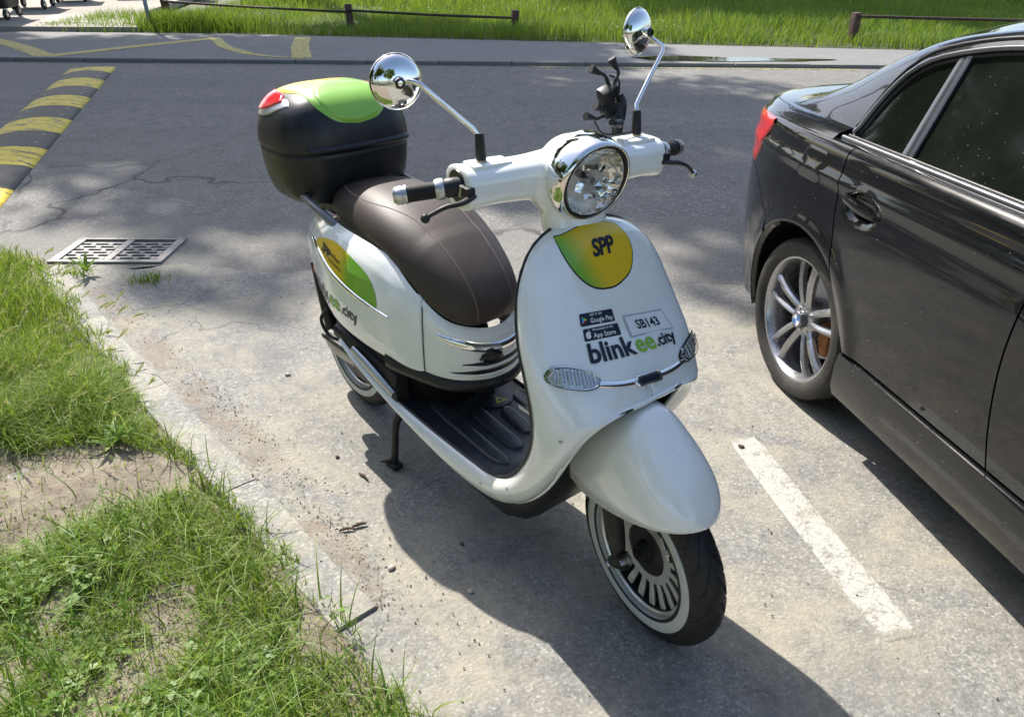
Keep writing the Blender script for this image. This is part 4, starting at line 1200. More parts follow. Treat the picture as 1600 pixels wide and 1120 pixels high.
# general columns: x(z) = lerp between the door gap and straight verticals as we go back
xsq = [acx + AR*math.cos(t) for t in ths]
cols = []
for x in xsq:
    zl = ACZ + math.sqrt(max(0, AR*AR - (x - acx)**2)) + .0
    zl = max(zl, .335)
    def xf(z, x=x):
        g = GAP_R(z) - .003
        w = (x - (acx - AR))/(2*AR)           # 1 at the front of the arch, 0 at its back
        return lerp(x, min(g, x) if x > g else x, 1) if True else x
    cols.append([(lambda z: cside(s_of_x(min(x, GAP_R(z) - .003)), z))(lerp(zl, .964, j/N2)) for j in range(N2 + 1)])
back = s_of_x(acx - AR)
SEAM = lambda s: float(np.interp(np.interp(s, PS, PLAN[:, 0]), [-.93, -.62, -.45, -.37, -.32, -.25], [.80, .785, .74, .69, .64, .60]))
# split quarter and bumper at the seam line
def zrow(s, z0, z1, n): return [cside(s, lerp(z0, z1, j/n)) for j in range(n + 1)]
bq = []
for s in np.linspace(back, 0.0, 46):
    bq.append(zrow(s, SEAM(s) + .0025, ztop(np.interp(s, PS, PLAN[:, 0])) - .001, N2))
# arch columns start above the seam only behind x<-.25
cols2 = []
for x, c in zip(xsq, cols):
    s = s_of_x(x)
    if x < -.25:
        zl = max(c[0][2], SEAM(s) + .0025); cols2.append(zrow(s, zl, .964, N2))
    else: cols2.append(c)
mir('quarter_panel', cols2 + bq[1:], M['car'], car)
# bumper below the seam
bp = []
for x in xsq:
    if x < -.25:
        s = s_of_x(x); zl = ACZ + math.sqrt(max(0, AR*AR - (x - acx)**2))
        if zl < SEAM(s) - .01: bp.append(zrow(s, zl, SEAM(s) - .0025, 24))
for s in np.linspace(back, 0.0, 46):
    x = float(np.interp(s, PS, PLAN[:, 0])); lowz = float(np.interp(x, [-.93, -.5, acx - AR], [.24, .22, .24]))
    bp.append(zrow(s, lowz, SEAM(s) - .0025, 24))
mir('rear_bumper', [[(p[0], p[1] - .0 if True else 0, p[2]) for p in r] for r in bp], M['car'], car)
# arch lip and wheel house
def arch(cx):
    rows = []
    for t in np.linspace(-.28, math.pi + .28, 50):
        x = cx + AR*math.cos(t); z = max(.2, ACZ + AR*math.sin(t)); p = cside(s_of_x(x), max(z, .2), False)
        x2 = cx + (AR - .012)*math.cos(t); z2 = ACZ + (AR - .012)*math.sin(t)
        rows.append([p, (p[0], p[1] + .006, p[2]), (x2, p[1] + .012, z2), (x2, p[1] + .03, z2), (cx + (AR + .01)*math.cos(t), p[1] + .035, ACZ + (AR + .01)*math.sin(t)), (cx + (AR + .01)*math.cos(t), -.55, ACZ + (AR + .01)*math.sin(t))])
    for side in (1, -1):
        rr = [[(p[0], p[1]*side, p[2]) for p in r] for r in rows]
        o = grid('arch_lip', [r[:4] for r in rr], M['car'], car, flip=side < 0)
        o = grid('wheel_house', [r[3:] for r in rr], M['car_dark'], car, flip=side < 0)
        prism('wheel_house_wall', [(.40*math.cos(a), .40*math.sin(a)) for a in np.linspace(0, 2*math.pi, 30, endpoint=False)], 0, .01, M['car_dark'], car, M=Matrix.Translation((cx, -.56*side, ACZ)) @ Matrix.Rotation(R(90), 4, 'X'))
arch(acx); arch(2.72)
# front fender and nose
cols = []
ths2 = np.linspace(0, math.pi, 24)
fx = [2.72 + AR*math.cos(t) for t in ths2][::-1]
for f in np.linspace(0, 1, 12)[:-1]:
    cols.append([cside(s_of_x(lerp(GAP_H(z) + .003, fx[0], f)), z) for z in np.linspace(.345, .955, 31)])
for x in fx:
    zl = ACZ + math.sqrt(max(0, AR*AR - (x - 2.72)**2)) if abs(x - 2.72) < AR - 1e-6 else .345
    cols.append([cside(s_of_x(x), z) for z in np.linspace(max(zl, .345), ztop(x) - .005, 31)])
for s in np.linspace(s_of_x(fx[-1]), 1.0, 30):
    x = float(np.interp(s, PS, PLAN[:, 0])); cols.append([cside(s, z) for z in np.linspace(.22, ztop(x) - .005, 31)])
mir('front_fender', cols, M['car'], car, flip=False)
# rocker
rows = []
for x in list(np.linspace(.330, 2.39, 60)):
    t = [(z, i) for z, i in ((.345, .036), (.338, .012), (.30, .004), (.22, .006), (.185, .018), (.165, .06))]
    y = float(np.interp(x, PLAN[:, 0], PLAN[:, 1]))
    rows.append([(x, y + i, z) for z, i in t])
e0 = [(.322, p[1] + .03, p[2]) for p in rows[0]]
mir('sill', [e0] + rows, M['car'], car, flip=True)
rows = []
for x, w in ((-.86, .45), (-.7, .66), (-.5, .76), (.35, .80), (2.35, .80), (3.1, .72), (3.4, .5)): rows.append([(x, y*w, .24 if x < -.45 else .18) for y in (-1, -.5, 0, .5, 1)])
grid('underbody', rows, M['car_dark'], car)
box('rear_axle', (0, 0, .30), (.10, 1.3, .10), M['car_dark'], car)
# trunk deck and hood
def deck(x0, x1, n, zc, name, ze_in=.06):
    rows = []
    for x in np.linspace(x0, x1, n):
        s = s_of_x(x); p = cside(s, ztop(x) - .001); c = zc(x)
        ys = -p[1]
        P = cr([(-ys, p[2]), (-ys + .045, p[2] + (c - p[2])*.45), (-ys*.72, p[2] + (c - p[2])*.80), (-ys*.35, c - .004), (0, c)], 14)
        rows.append([(x if i else p[0], q[0], q[1]) for i, q in enumerate(P)])
    return mir(name, rows, M['car'], car)
deck(-.895, .015, 30, lambda x: float(np.interp(x, [-.93, -.86, -.7, .3], [.945, .985, 1.015, 1.03])), 'trunk_lid')
deck(2.2, 3.5, 30, lambda x: float(np.interp(x, [2.2, 2.8, 3.2, 3.5], [1.03, .98, .89, .74])), 'hood')
# greenhouse
G = [((.03, -.828, .968), (-.55, -.745, .985), (-.62, 0, 1.02)),
     ((.058, -.812, .995), (-.42, -.715, 1.012), (-.52, 0, 1.065)),
     ((.072, -.788, 1.05), (-.265, -.675, 1.078), (-.38, 0, 1.135)),
     ((.092, -.760, 1.11), (-.150, -.645, 1.148), (-.22, 0, 1.205)),
     ((.135, -.733, 1.175), (-.03, -.622, 1.212), (-.08, 0, 1.27)),
     ((.20, -.712, 1.222), (.08, -.603, 1.264), (.06, 0, 1.325)),
     ((.32, -.696, 1.258), (.24, -.588, 1.306), (.25, 0, 1.37)),
     ((.47, -.683, 1.285), (.42, -.575, 1.336), (.42, 0, 1.395)),
     ((.8, -.668, 1.318), (.8, -.558, 1.370), (.8, 0, 1.42)),
     ((1.2, -.662, 1.328), (1.2, -.552, 1.380), (1.2, 0, 1.43)),
     ((1.6, -.672, 1.300), (1.62, -.562, 1.355), (1.62, 0, 1.415)),
     ((1.95, -.705, 1.222), (2.0, -.60, 1.268), (2.1, 0, 1.32)),
     ((2.25, -.765, 1.10), (2.3, -.68, 1.12), (2.5, 0, 1.14)),
     ((2.5, -.825, .985), (2.62, -.76, .985), (2.85, 0, 1.01))]
D = cr([g_[0] for g_ in G], 80); Rl = cr([g_[1] for g_ in G], 80); Cn = cr([g_[2] for g_ in G], 80)
rows_a = []; rows_b = []
for k in range(80):
    d, r, c = D[k], Rl[k], Cn[k]
    m1 = (d*.45 + r*.55) + np.array([0, -.012, .012])
    P = cr([d, m1, r, r*[1, .72, 1]*1.0 + (c - r)*[.28, 0, .55], r*[1, .36, 1] + (c - r)*[.64, 0, .88], c], 26)
    rows_a.append(P[:9]); rows_b.append(P[8:])
mir('roof_side', rows_a, M['car'], car)
def k_of(x, arr): return int(np.argmin(abs(arr[:, 0] - x)))
k0, k1 = 4, k_of(.22, Rl)
k2 = k_of(1.75, Rl)
mir('rear_window', rows_b[:k1 + 1], M['tint'], car); mir('roof', rows_b[k1:k2 + 1], M['car'], car); mir('windscreen', rows_b[k2:], M['tint'], car)
# side glass plane between belt and window arc
def side_y(z): return -.835 + (z - .966)*.445
top = [(p[0], p[2]) for p in D]
tx = np.array([p[0] for p in top]); tz = np.array([p[1] for p in top])
def arc_z(x):
    i = tx.argmax(); return float(np.interp(x, tx, tz))
def dlo_y(x, z):
    yt = float(np.interp(x, D[:, 0], D[:, 1])); zt = max(arc_z(x), .97)
    f = (z - .966)/(zt - .966 + 1e-6); return lerp(-.832, yt, min(1, max(0, f)))
def glass(name, x0b, x0t, x1b, x1t, inset=.012, ins_y=.008, m_=None):
    rows = []
    for j in range(15):
        f = j/14; row = []
        for i in range(31):
            u = i/30
            xb = lerp(x0b, x1b, u); xt = lerp(x0t, x1t, u)
            zt = arc_z(xt) - inset; x = lerp(xb, xt, f); z = lerp(.972, zt, f)
            row.append((x, dlo_y(xt, z) + ins_y, z))
        rows.append(row)
    return mir(name, rows, m_ or M['tint'], car)
glass('quarter_window', .062, .072, .300, .285)
glass('rear_door_window', .345, .325, .93, .93)
glass('front_door_window', .98, .98, 2.40, 2.36)
# pillar / divider bars
def bar(xb0, xb1, xt0, xt1, m_, dy=-.004, name='window_divider'):
    rows = []
    for j in range(15):
        f = j/14; row = []
        for u in (0, 0, .15, .85, 1, 1):
            k = len(row); xb = lerp(xb0, xb1, u); xt = lerp(xt0, xt1, u); zt = arc_z(xt) - .006
            z = lerp(.970, zt, f); row.append((lerp(xb, xt, f), dlo_y(xt, z) + (dy if k in (2, 3) else dy + .003 if k in (1, 4) else .012), z))
        rows.append(row)
    mir(name, rows, m_, car)
bar(.298, .348, .283, .328, M['divider'])
bar(.93, .98, .93, .98, M['divider'])
# trim around the side windows: rubber, then glossy rail
arcp = [(p[0], p[1], p[2]) for p in D[1:]]
for nm, oy, oz, r, m_ in (('window_seal', .004, -.008, .0075, M['car_trim']), ('window_trim', -.008, .006, .0085, M['car_glossy']), ('roof_gutter', -.006, .030, .006, M['car_trim'])):
    for sd in (1, -1):
        pts = []
        for i in range(2, 80, 2):
            p = D[i]; tdir = D[min(79, i+1)] - D[i-1]; tdir /= np.linalg.norm(tdir); nn = np.array([-tdir[2], 0, tdir[0]])
            pts.append((p[0] + nn[0]*oz, (p[1] + oy + (oz*.4 if oz > 0 else 0))*sd, p[2] + nn[2]*oz))
        tube(nm, pts, r, m_, car, n=8)
for sd in (1, -1):
    tube('belt_moulding', [(x, (-.846)*sd, .9715) for x in np.linspace(.03, 2.42, 30)], .0095, M['car_glossy'], car, n=8)
    tube('belt_seal', [(x, (-.836)*sd, .980) for x in np.linspace(.045, 2.40, 30)], .006, M['car_trim'], car, n=8)
    rows = []
    for x in np.linspace(.0, 2.35, 40):
        p = cside(s_of_x(x), .963, False); rows.append([(x, p[1]*sd, .963), (x, (p[1] + .012)*sd, .968), (x, -.838*sd, .970), (x, -.80*sd, .972)])
    grid('belt_ledge', rows, M['car'], car, flip=sd < 0)
# door handles
def handle(xc, z, sd):
    s = s_of_x(xc)
    rows = []
    for f in np.linspace(0, 1, 22):
        x = xc - .105 + .20*f; zc = z + .004 - .018*f
        half = .017*(math.sin(math.pi*min(1, max(0.02, f*.98 + .01))) ** .35)
        y0 = cside(s_of_x(x), z, False)[1]
        out = .018*math.sin(math.pi*f)**.5 + .002
        prof = [(half, 0.0), (half*.8, .8), (0, 1.0), (-half*.8, .75), (-half, 0), (-half*.7, -.35), (half*.7, -.35)]
        rows.append([(x, (y0 - out*q)*sd, zc + h) for h, q in prof])
    o = grid('door_handle', rows, M['car'], car, closed_c=True, caps=True); sharp(o, 50)
handle(.28, .822, 1); handle(.28, .822, -1); handle(1.30, .815, 1); handle(1.30, .815, -1)
# fuel flap
QT = None
def flat_on_side(name, poly, off, m_, sd=1):
    P = np.array(poly); c = P.mean(0); V = []; F = []; nr = 6
    for k in range(nr + 1):
        for p in P:
            q = c + (p - c)*(k/nr); a = cside(s_of_x(q[0]), q[1], False)
            o_ = off if k < nr else -.004
            V.append((a[0], (a[1] - o_), a[2]))
    n = len(P); F = grid_faces(nr + 1, n, closed_c=True)
    o = mobj(name, V, F, m_, car); fix_normals(o.data); return sharp(o, 40)
def rrect(x0, x1, z0, z1, r, sk=0, n=6):
    o = []
    for cx, cz, a0 in ((x1 - r, z1 - r, 0), (x0 + r, z1 - r, 90), (x0 + r, z0 + r, 180), (x1 - r, z0 + r, 270)):
        for k in range(n + 1):
            a = R(a0 + 90*k/n); x = cx + r*math.cos(a); z = cz + r*math.sin(a); o.append((x + sk*(z - z0), z))
    return o
fl = rrect(-.128, .042, .812, .938, .03, .30)
flat_on_side('fuel_flap_gap', [((p[0] + .02)*1.0 - .02 + (.003 if p[0] > -.05 else -.003), p[1] + (.003 if p[1] > .87 else -.003)) for p in fl], .0009, M['car_dark'])
flat_on_side('fuel_flap', fl, .0024, M['car'])
# tail light wrapping the corner
for sd in (1, -1):
    rows = []
    s0 = s_of_x(-.375); s1 = s_of_x(-.86)
    for s in np.linspace(s0, s1, 26):
        x = float(np.interp(s, PS, PLAN[:, 0])); f = (s0 - s)/(s0 - s1)
        zt = .955 - .02*(1 - f)*0 - .035*max(0, .25 - f)/.25*0; zl = 0
        zt2 = ztop(x) - .012; zb2 = float(np.interp(x, [-.51, -.375], [.760, .935]))
        row = []
        for j in range(13):
            z = lerp(zb2, zt2, j/12); p = cside(s, z, False); nn = (np.interp(s, PS, PN[:, 0]), np.interp(s, PS, PN[:, 1]))
            o_ = .007 if 0 < j < 12 else .0005
            row.append((p[0] + nn[0]*o_, (p[1] + nn[1]*o_)*sd, z))
        rows.append(row)
    grid('tail_light', rows, M['red'], car, flip=sd > 0)
# wheels
def ring_pts(r, y, n, a0=0): return [(r*math.cos(a + a0), y, r*math.sin(a + a0)) for a in np.linspace(0, 2*math.pi, n, endpoint=False)]
WS = .965
def car_wheel(cx, cyv, side, a0):
    C = (cx, cyv, .3015); ax = (0, side, 0)          # axis points outwards
    w = lathe('wheel', [(.236, -.20), (.228, -.19), (.222, -.10), (.218, -.06), (.224, -.015), (.2335, .0), (.242, .002), (.244, -.003), (.240, -.012)], M['alloy'], car, C, ax, n=64, rs=WS)
    lathe('tyre', [(.240, -.012), (.2415, .004), (.252, .014), (.275, .019), (.295, .014), (.306, .002), (.311, -.014), (.3125, -.05), (.3125, -.055), (.308, -.057), (.308, -.061), (.3125, -.063), (.3125, -.11), (.308, -.112), (.308, -.116), (.3125, -.118), (.3125, -.17), (.306, -.20), (.28, -.215), (.236, -.21)], M['car_tyre'], w, C, ax, n=96, rs=WS)
    lathe('brake_disc', [(.05, -.10), (.155, -.10), (.155, -.115), (.05, -.115)], M['satin'], w, C, ax, n=40)
    lathe('hub', [(.0, -.022), (.055, -.024), (.066, -.030), (.075, -.06), (.078, -.12)], M['alloy'], w, C, ax, n=32)
    # five pairs of tapering spokes
    q = Vector(ax).to_track_quat('Z', 'Y')
    def T(r, a, h): return Vector(C) + q @ Vector((r*math.cos(a), r*math.sin(a), h))
    spoke = None
    for k in range(5):
        for e in (-1, 1):
            ca = a0 + k*2*math.pi/5
            rows = []
            for f in np.linspace(0, 1, 9):
                r = lerp(.048, .229*WS, f)
                off = e*lerp(.018, .030, f)/1.0; ang = ca + math.atan2(off + e*.012*f, r)
                wd = lerp(.0135, .0145, f) + .006*max(0, f - .8)*5*.4; hh = lerp(-.026, -.012, f) + .010*math.sin(math.pi*f)
                pr_ = [(-1, -.020), (-.9, -.004), (-.25, 0.003), (.5, -.001), (1, -.010), (1, -.024)]
                rows.append([T(r, ang + (a_*wd)/r*e*1.0, hh + b_) for a_, b_ in pr_])
            o = grid('spoke', rows, M['alloy'], w, closed_c=True, caps=True); sharp(o, 30)
    for k in range(5):
        a = a0 + (k + .5)*2*math.pi/5
        p = T(.043, a, -.030); lathe('wheel_bolt', [(0, .010), (.007, .010), (.008, -.004)], M['satin'], w, p, ax, n=8)
    # centre cap: dark ring with a blue and white quartered roundel
    lathe('cap_ring', [(.0225, .0005), (.030, .0), (.0335, -.004), (.034, -.02)], M['car_glossy'], w, C, ax, n=40)
    for k in range(4):
        P = [T(0, 0, .001 - .0)] + [T(.0225, a0*0 + R(90*k) + R(90)*i/8, .001) for i in range(9)]
        P = [Vector(p) + Vector(ax)*(-.001) for p in P]
        o = mobj('roundel_quarter', P, [(0, i+1, i+2) for i in range(8)], M['roundel_b'] if k % 2 == 0 else M['print_white'], w, smooth=False)
    lathe('cap_edge', [(.0222, -.001), (.0232, .0014), (.0242, -.001)], M['chrome'], w, C, ax, n=40)
    return w
M['roundel_b'] = mat('roundel_blue', (.03, .16, .50), .3, coat=.5, var=.02)
car_wheel(0, -.868, -1, R(93)); car_wheel(0, .868, 1, R(60)); car_wheel(2.72, -.868, -1, R(30)); car_wheel(2.72, .868, 1, R(10))
# brake caliper seen between the spokes
box('brake_caliper', (.115, -.80, .27), (.06, .05, .12), mat('rusty_caliper', (.22, .09, .03), .8, var=.3), car, bev=.01)
# tyre lettering, generic raised marks
# mirror on the front door
for sd in (1, -1):
    o = box('side_mirror', (2.02, -.98*sd, 1.03), (.10, .20, .13), M['car'], car, bev=.04, seg=4)
# head lights
for sd in (1, -1):
    rows = []
    for s in np.linspace(s_of_x(3.12), s_of_x(3.5), 14):
        p0 = [cside(s, z, False) for z in np.linspace(.60, .72, 7)]; nn = (np.interp(s, PS, PN[:, 0]), np.interp(s, PS, PN[:, 1]))
        rows.append([(p[0] + nn[0]*.006, (p[1] + nn[1]*.006)*sd, p[2]) for p in p0])
    grid('headlight', rows, M['glass'], car)
# ================================================================ WHITE SCOOTER (x forward, y left, origin below the rear axle)
sco = empty('electric_scooter', (-.543, 2.489, .005), math.atan2(-.771365, .636393))
tag(sco, 'white electric scooter with black top case and brown seat, on its centre stand', 'scooter')
def bez(p0, p1, p2, p3, n):
    p0, p1, p2, p3 = (np.array(p, float) for p in (p0, p1, p2, p3)); t = np.linspace(0, 1, n)[:, None]
    return (1-t)**3*p0 + 3*(1-t)**2*t*p1 + 3*(1-t)*t*t*p2 + t**3*p3
# ---- front shell: leg shield flowing into the side skirts. per row: outer edge, handle 1, handle 2, inner (centre line or arch edge)
SH = [ # (E, I, k1 forward pull at edge, side)
 ((1.080, .070, .985), (1.108, 0, 1.002), .012),
 ((1.088, .112, .975), (1.130, 0, .992), .022),
 ((1.098, .152, .955), (1.150, 0, .972), .030),
 ((1.112, .187, .920), (1.166, 0, .935), .040),
 ((1.127, .212, .878), (1.184, 0, .890), .045),
 ((1.145, .228, .825), (1.210, 0, .838), .055),
 ((1.165, .238, .775), (1.245, 0, .780), .065),
 ((1.187, .242, .725), (1.288, 0, .728), .080),
 ((1.203, .243, .680), (1.322, 0, .684), .090),
 ((1.212, .242, .642), (1.345, .0005, .650), .100)]
rows = []
for E_, I_, k in SH:
    e = np.array([E_[0], -E_[1], E_[2]]); i = np.array([I_[0], -I_[1], I_[2]])
    m1 = e + np.array([k, -.014 if E_[1] > .15 else -.004, 0.0]); m2 = i + np.array([0, -E_[1]*.62, (E_[2]-I_[2])*.1])
    rows.append((e, m1, m2, i))
LOW = [ # E, M1, M2, I  (y given positive, mirrored to the right side)
 ((1.214, .240, .605), (1.315, .262, .608), (1.352, .150, .640), (1.347, .055, .649)),
 ((1.206, .235, .555), (1.290, .262, .562), (1.346, .180, .618), (1.334, .105, .638)),
 ((1.184, .227, .502), (1.262, .256, .512), (1.322, .205, .566), (1.302, .145, .596)),
 ((1.148, .216, .446), (1.225, .250, .455), (1.288, .215, .502), (1.262, .156, .527)),
 ((1.100, .203, .388), (1.165, .240, .392), (1.245, .215, .425), (1.225, .160, .452)),
 ((1.042, .192, .342), (1.090, .232, .335), (1.180, .212, .345), (1.180, .160, .375)),
 ((.980, .184, .316), (1.005, .226, .300), (1.095, .208, .268), (1.115, .158, .300)),
 ((.900, .180, .308), (.905, .222, .290), (.995, .204, .225), (1.030, .156, .243)),
 ((.800, .180, .308), (.800, .220, .290), (.850, .204, .222), (.900, .160, .232)),
 ((.680, .181, .312), (.680, .216, .300), (.720, .205, .242), (.750, .166, .250)),
 ((.560, .184, .324), (.560, .214, .315), (.590, .206, .276), (.610, .176, .284)),
 ((.450, .192, .358), (.450, .218, .352), (.462, .214, .322), (.475, .190, .326)),
 ((.350, .205, .402), (.350, .228, .398), (.355, .225, .380), (.360, .205, .380)),
 ((.270, .216, .440), (.270, .230, .438), (.270, .228, .430), (.272, .216, .428))]
for E_, a, b_, I_ in LOW: rows.append(tuple(np.array([p[0], -p[1], p[2]]) for p in (E_, a, b_, I_)))
ctrl = np.array([np.concatenate(r) for r in rows])
dense = cr(ctrl, 120)
NC = 22
right = [bez(r[0:3], r[3:6], r[6:9], r[9:12], NC) for r in dense]
# upper part: one continuous surface, mirrored about the centre; the arch edge opens where the inner points leave the centre
split = int(np.argmax(dense[:, 10] < -.002))
V = []; F = []
idx = {}
def vid(p):
    k = (round(p[0], 5), round(p[1], 5), round(p[2], 5))
    if k not in idx: idx[k] = len(V); V.append(tuple(p))
    return idx[k]
for sgn in (1, -1):
    for r in range(len(right) - 1):
        for c in range(NC - 1):
            q = [right[r][c], right[r][c+1], right[r+1][c+1], right[r+1][c]]
            q = [(p[0], p[1]*sgn if abs(p[1]) > .0016 else 0.0, p[2]) for p in q]
            ids = [vid(p) for p in q]
            ids = list(dict.fromkeys(ids))
            if len(ids) < 3: continue
            F.append(tuple(ids if sgn > 0 else ids[::-1]))
shell = mobj('front_shell', V, F, M['white'], sco)
fix_normals(shell.data)
TREE_SH = bvh([shell])
shell.data.materials.append(M['black_plastic']); m_ = shell.modifiers.new('solid', 'SOLIDIFY'); m_.thickness = .003; m_.offset = -1; m_.material_offset = 1; m_.material_offset_rim = 0
# check outward orientation
c_ = shell.data.polygons[int(len(shell.data.polygons)*.1)]
if c_.normal.x < 0: shell.data.flip_normals()
lip = [np.array(r[-1]) for r in right[split::2]]
lip = [(p[0], p[1], p[2] - .001) for p in lip[::-1]] + [(lip[0][0] + .001, 0, lip[0][2] - .0005)] + [(p[0], -p[1], p[2] - .001) for p in lip]
tube('arch_lip', lip, .0058, M['white'], sco, n=8)
# black rubber edge trim round the shell and floor
edge_r = [tuple(r[0]) for r in right[::3]]
for sgn in (1, -1):
    tube('edge_trim', [(p[0] - .002, (p[1] + .001)*sgn, p[2] + .0005) for p in edge_r], .0042, M['black_plastic'], sco, n=6)
tube('edge_trim', [(right[0][0][0] - .002, y, right[0][0][2] + (.9 - abs(y)/.075)*.018) for y in np.linspace(-.07, .07, 9)], .0042, M['black_plastic'], sco, n=6)
# inner leg shield + floor mat
rr = []
for r in right[::2]:
    e = r[0]
    if e[0] < .42: break
    up = max(0, min(1, (e[2] - .33)/.2))
    rr.append([(e[0] - .004 - (.035*up)*math.cos(math.pi/2*abs(u)**2) - .0, e[1]*-u, e[2] - .004 - .006*(1-up)*(1 - abs(u)**6)) for u in np.linspace(-1, 1, 31)])
grid('floorboard', rr, M['floor_plastic'], sco)
# ribs on the floor mat
for (x0, x1, y, y1_) in ((.567, .975, -.089, -.112), (.68, .935, -.014, -.033), (.743, .89, .061, .039), (.699, .84, .142, .125)):
    for dy in (0,):
        n = 26; rows_ = []
        for k in range(n):
            f = k/(n-1); x = lerp(x0, x1, f); w = .024*min(1, math.sin(math.pi*f)*3)**.5 + .0005
            zf = float(np.interp(x, [.56, .68, .9, .98, 1.04], [.321, .309, .304, .311, .332])) - .0075
            yc = lerp(y, y1_, f); rows_.append([(x, yc + a*w, zf + b_) for a, b_ in ((-1, 0), (-.88, .0065), (-.5, .0075), (.5, .0075), (.88, .0065), (1, 0))])
        grid('mat_rib', rows_, M['floor_plastic'], sco)
# battery hatch tongue & warning triangle & latch
hat = [(.58, -.04), (.64, -.012), (.69, .004), (.722, .030), (.738, .068), (.726, .108), (.69, .138), (.60, .15)]
hp = cr(hat + [hat[0]], 40)[:-1]
prism('hatch', [(p[0], p[1]) for p in hp], .298, .3045, M['floor_plastic'], sco, bev=.002)
tri = prism('warning_sticker', [(.680, .077), (.717, .095), (.714, .055)], .3045, .3052, M['hazard'], sco)
prism('warning_mark', [(.692, .077), (.710, .085), (.708, .066)], .3051, .3056, M['black_print'], sco)
box('latch', (.662, .052, .345), (.016, .055, .07), M['black_plastic'], sco, bev=.004, rot=(0, R(-12), 0))
# underbody
rows_ = []
for x, w, z0, z1 in ((.25, .10, .25, .40), (.40, .145, .205, .36), (.60, .165, .205, .31), (.85, .165, .165, .295), (1.0, .160, .155, .30), (1.08, .155, .19, .36), (1.14, .150, .28, .46), (1.175, .13, .36, .52)):
    rows_.append([(x, -w, z1), (x, -w - .003, (z0+z1)/2), (x, -w*.9, z0 + .012), (x, -w*.6, z0), (x, w*.6, z0), (x, w*.9, z0 + .012), (x, w + .003, (z0+z1)/2), (x, w, z1)])
grid('belly_pan', rows_, M['black_plastic'], sco, caps=True)
# inner liner behind the front arch
rows_ = []
for z, x, w in ((.30, 1.135, .145), (.40, 1.16, .150), (.50, 1.185, .155), (.58, 1.20, .165), (.66, 1.20, .18), (.80, 1.17, .19)):
    rows_.append([(x - .02*(1 - u*u), w*u, z) for u in np.linspace(-1, 1, 9)])
grid('wheel_well_liner', rows_, M['black_plastic'], sco, solid=.004)

# ---- rear body
CX = .30
HALF = cr([(-.165, 0), (-.158, .045), (-.130, .085), (-.075, .118), (.02, .156), (.14, .197), (.27, .221), (.42, .222), (.55, .206), (.63, .182), (.675, .166), (.715, .150), (.755, .122), (.785, .082), (.803, .040), (.808, 0)], 120)
def zb(x): return float(itp(x, [-.18, -.10, .0, .12, .25, .40, .55, .68, .81], [.590, .562, .540, .520, .500, .487, .478, .470, .460])[0])
def zt(x): return float(itp(x, [-.18, -.10, 0, .2, .4, .52, .60, .68, .74, .81], [.70, .755, .785, .795, .790, .775, .735, .680, .640, .612])[0])
def body_pt(i, t, side, bulge=1.0):
    x, y = HALF[i]
    front = max(0, (x - .60)/.2); rear = max(0, (.1 - x)/.28)
    fy = float(np.interp(t, [0, .15, .35, .55, .72, .86, .95, 1.0], [.93, .975, 1.0, .995, .965, .90, .81, .72]))
    fyf = float(np.interp(t, [0, .15, .4, .75, .92, 1.0], [.99, 1.0, 1.0, .975, .94, .88]))
    f = lerp(fy, fyf, min(1, max(0, (x - .55)/.13)))
    fx = float(np.interp(t, [0, .3, .6, .85, 1.0], [1.0, 1.005, 1.0, .985, .955])) if x > CX else float(np.interp(t, [0, .3, .6, .85, 1.0], [.93, 1.0, .99, .90, .74]))
    return np.array([CX + (x - CX)*fx, y*f*side, lerp(zb(x), zt(x), t)])
crease = int(np.argmin(abs(HALF[:, 0] - .668)))
NT_ = 40
def zone(i0, i1, sides, push=0.0):
    rows_ = []
    for t in np.linspace(0, 1, NT_):
        row = []
        for i in range(i0, i1 + 1):
            p = body_pt(i, t, sides)
            row.append(p)
        rows_.append(row)
    return rows_
panels = []
for sd in (-1, 1):
    rws = zone(0, crease - 0, sd)
    # side panel stands proud of the centre piece; roll its front edge in
    out = []
    for r in rws:
        r = [np.array(p) for p in r]
        for k in range(len(r)):
            w = min(1, (len(r) - 1 - k)/7.0); r[k][1] += sd*.010*(w**.5)
        r.append(r[-1] + np.array([-.006, -sd*.012, 0]))
        out.append(r)
    o = grid('side_panel', out, M['white'], sco, flip=sd > 0); panels.append(o)
cen = []
for t in np.linspace(0, 1, NT_):
    a = [body_pt(i, t, -1) for i in range(crease - 3, len(HALF))]; b_ = [body_pt(i, t, 1) for i in range(len(HALF) - 2, crease - 4, -1)]
    cen.append(a + b_)
pod = grid('front_pod', cen, M['white'], sco)
TREE_POD = bvh([pod]); TREE_SIDE = bvh(panels)
# dark core under the seat and skirts
def ringrows(scale_y, dz0, dz1, dx, zfun0, zfun1, x_from=-.2):
    rws = []
    for t in np.linspace(0, 1, 6):
        a = [(HALF[i][0] + (dx if HALF[i][0] > CX else -dx)*1.0, -HALF[i][1]*scale_y, lerp(zfun0(HALF[i][0]), zfun1(HALF[i][0]), t)) for i in range(0, len(HALF), 2)]
        b_ = [(p[0], -p[1], p[2]) for p in a[::-1]]
        rws.append(a + b_)
    return rws
BO = cr([(-.06, .05), (.05, .105), (.25, .165), (.42, .165), (.50, .145), (.555, .125), (.60, .090), (.628, .045), (.636, 0)], 40)
rws = []
for z0, k in ((.285, 1.0), (.40, 1.0), (.455, 1.02), (.50, 1.04)):
    a = [(p[0]*k if p[0] > 0 else p[0], -p[1]*k, z0 + max(0, (.3 - p[0]))*.25) for p in BO]; rws.append(a + [(p[0], -p[1], p[2]) for p in a[::-1]])
grid('pod_base', rws, M['black_plastic'], sco, closed_c=True, caps=True)
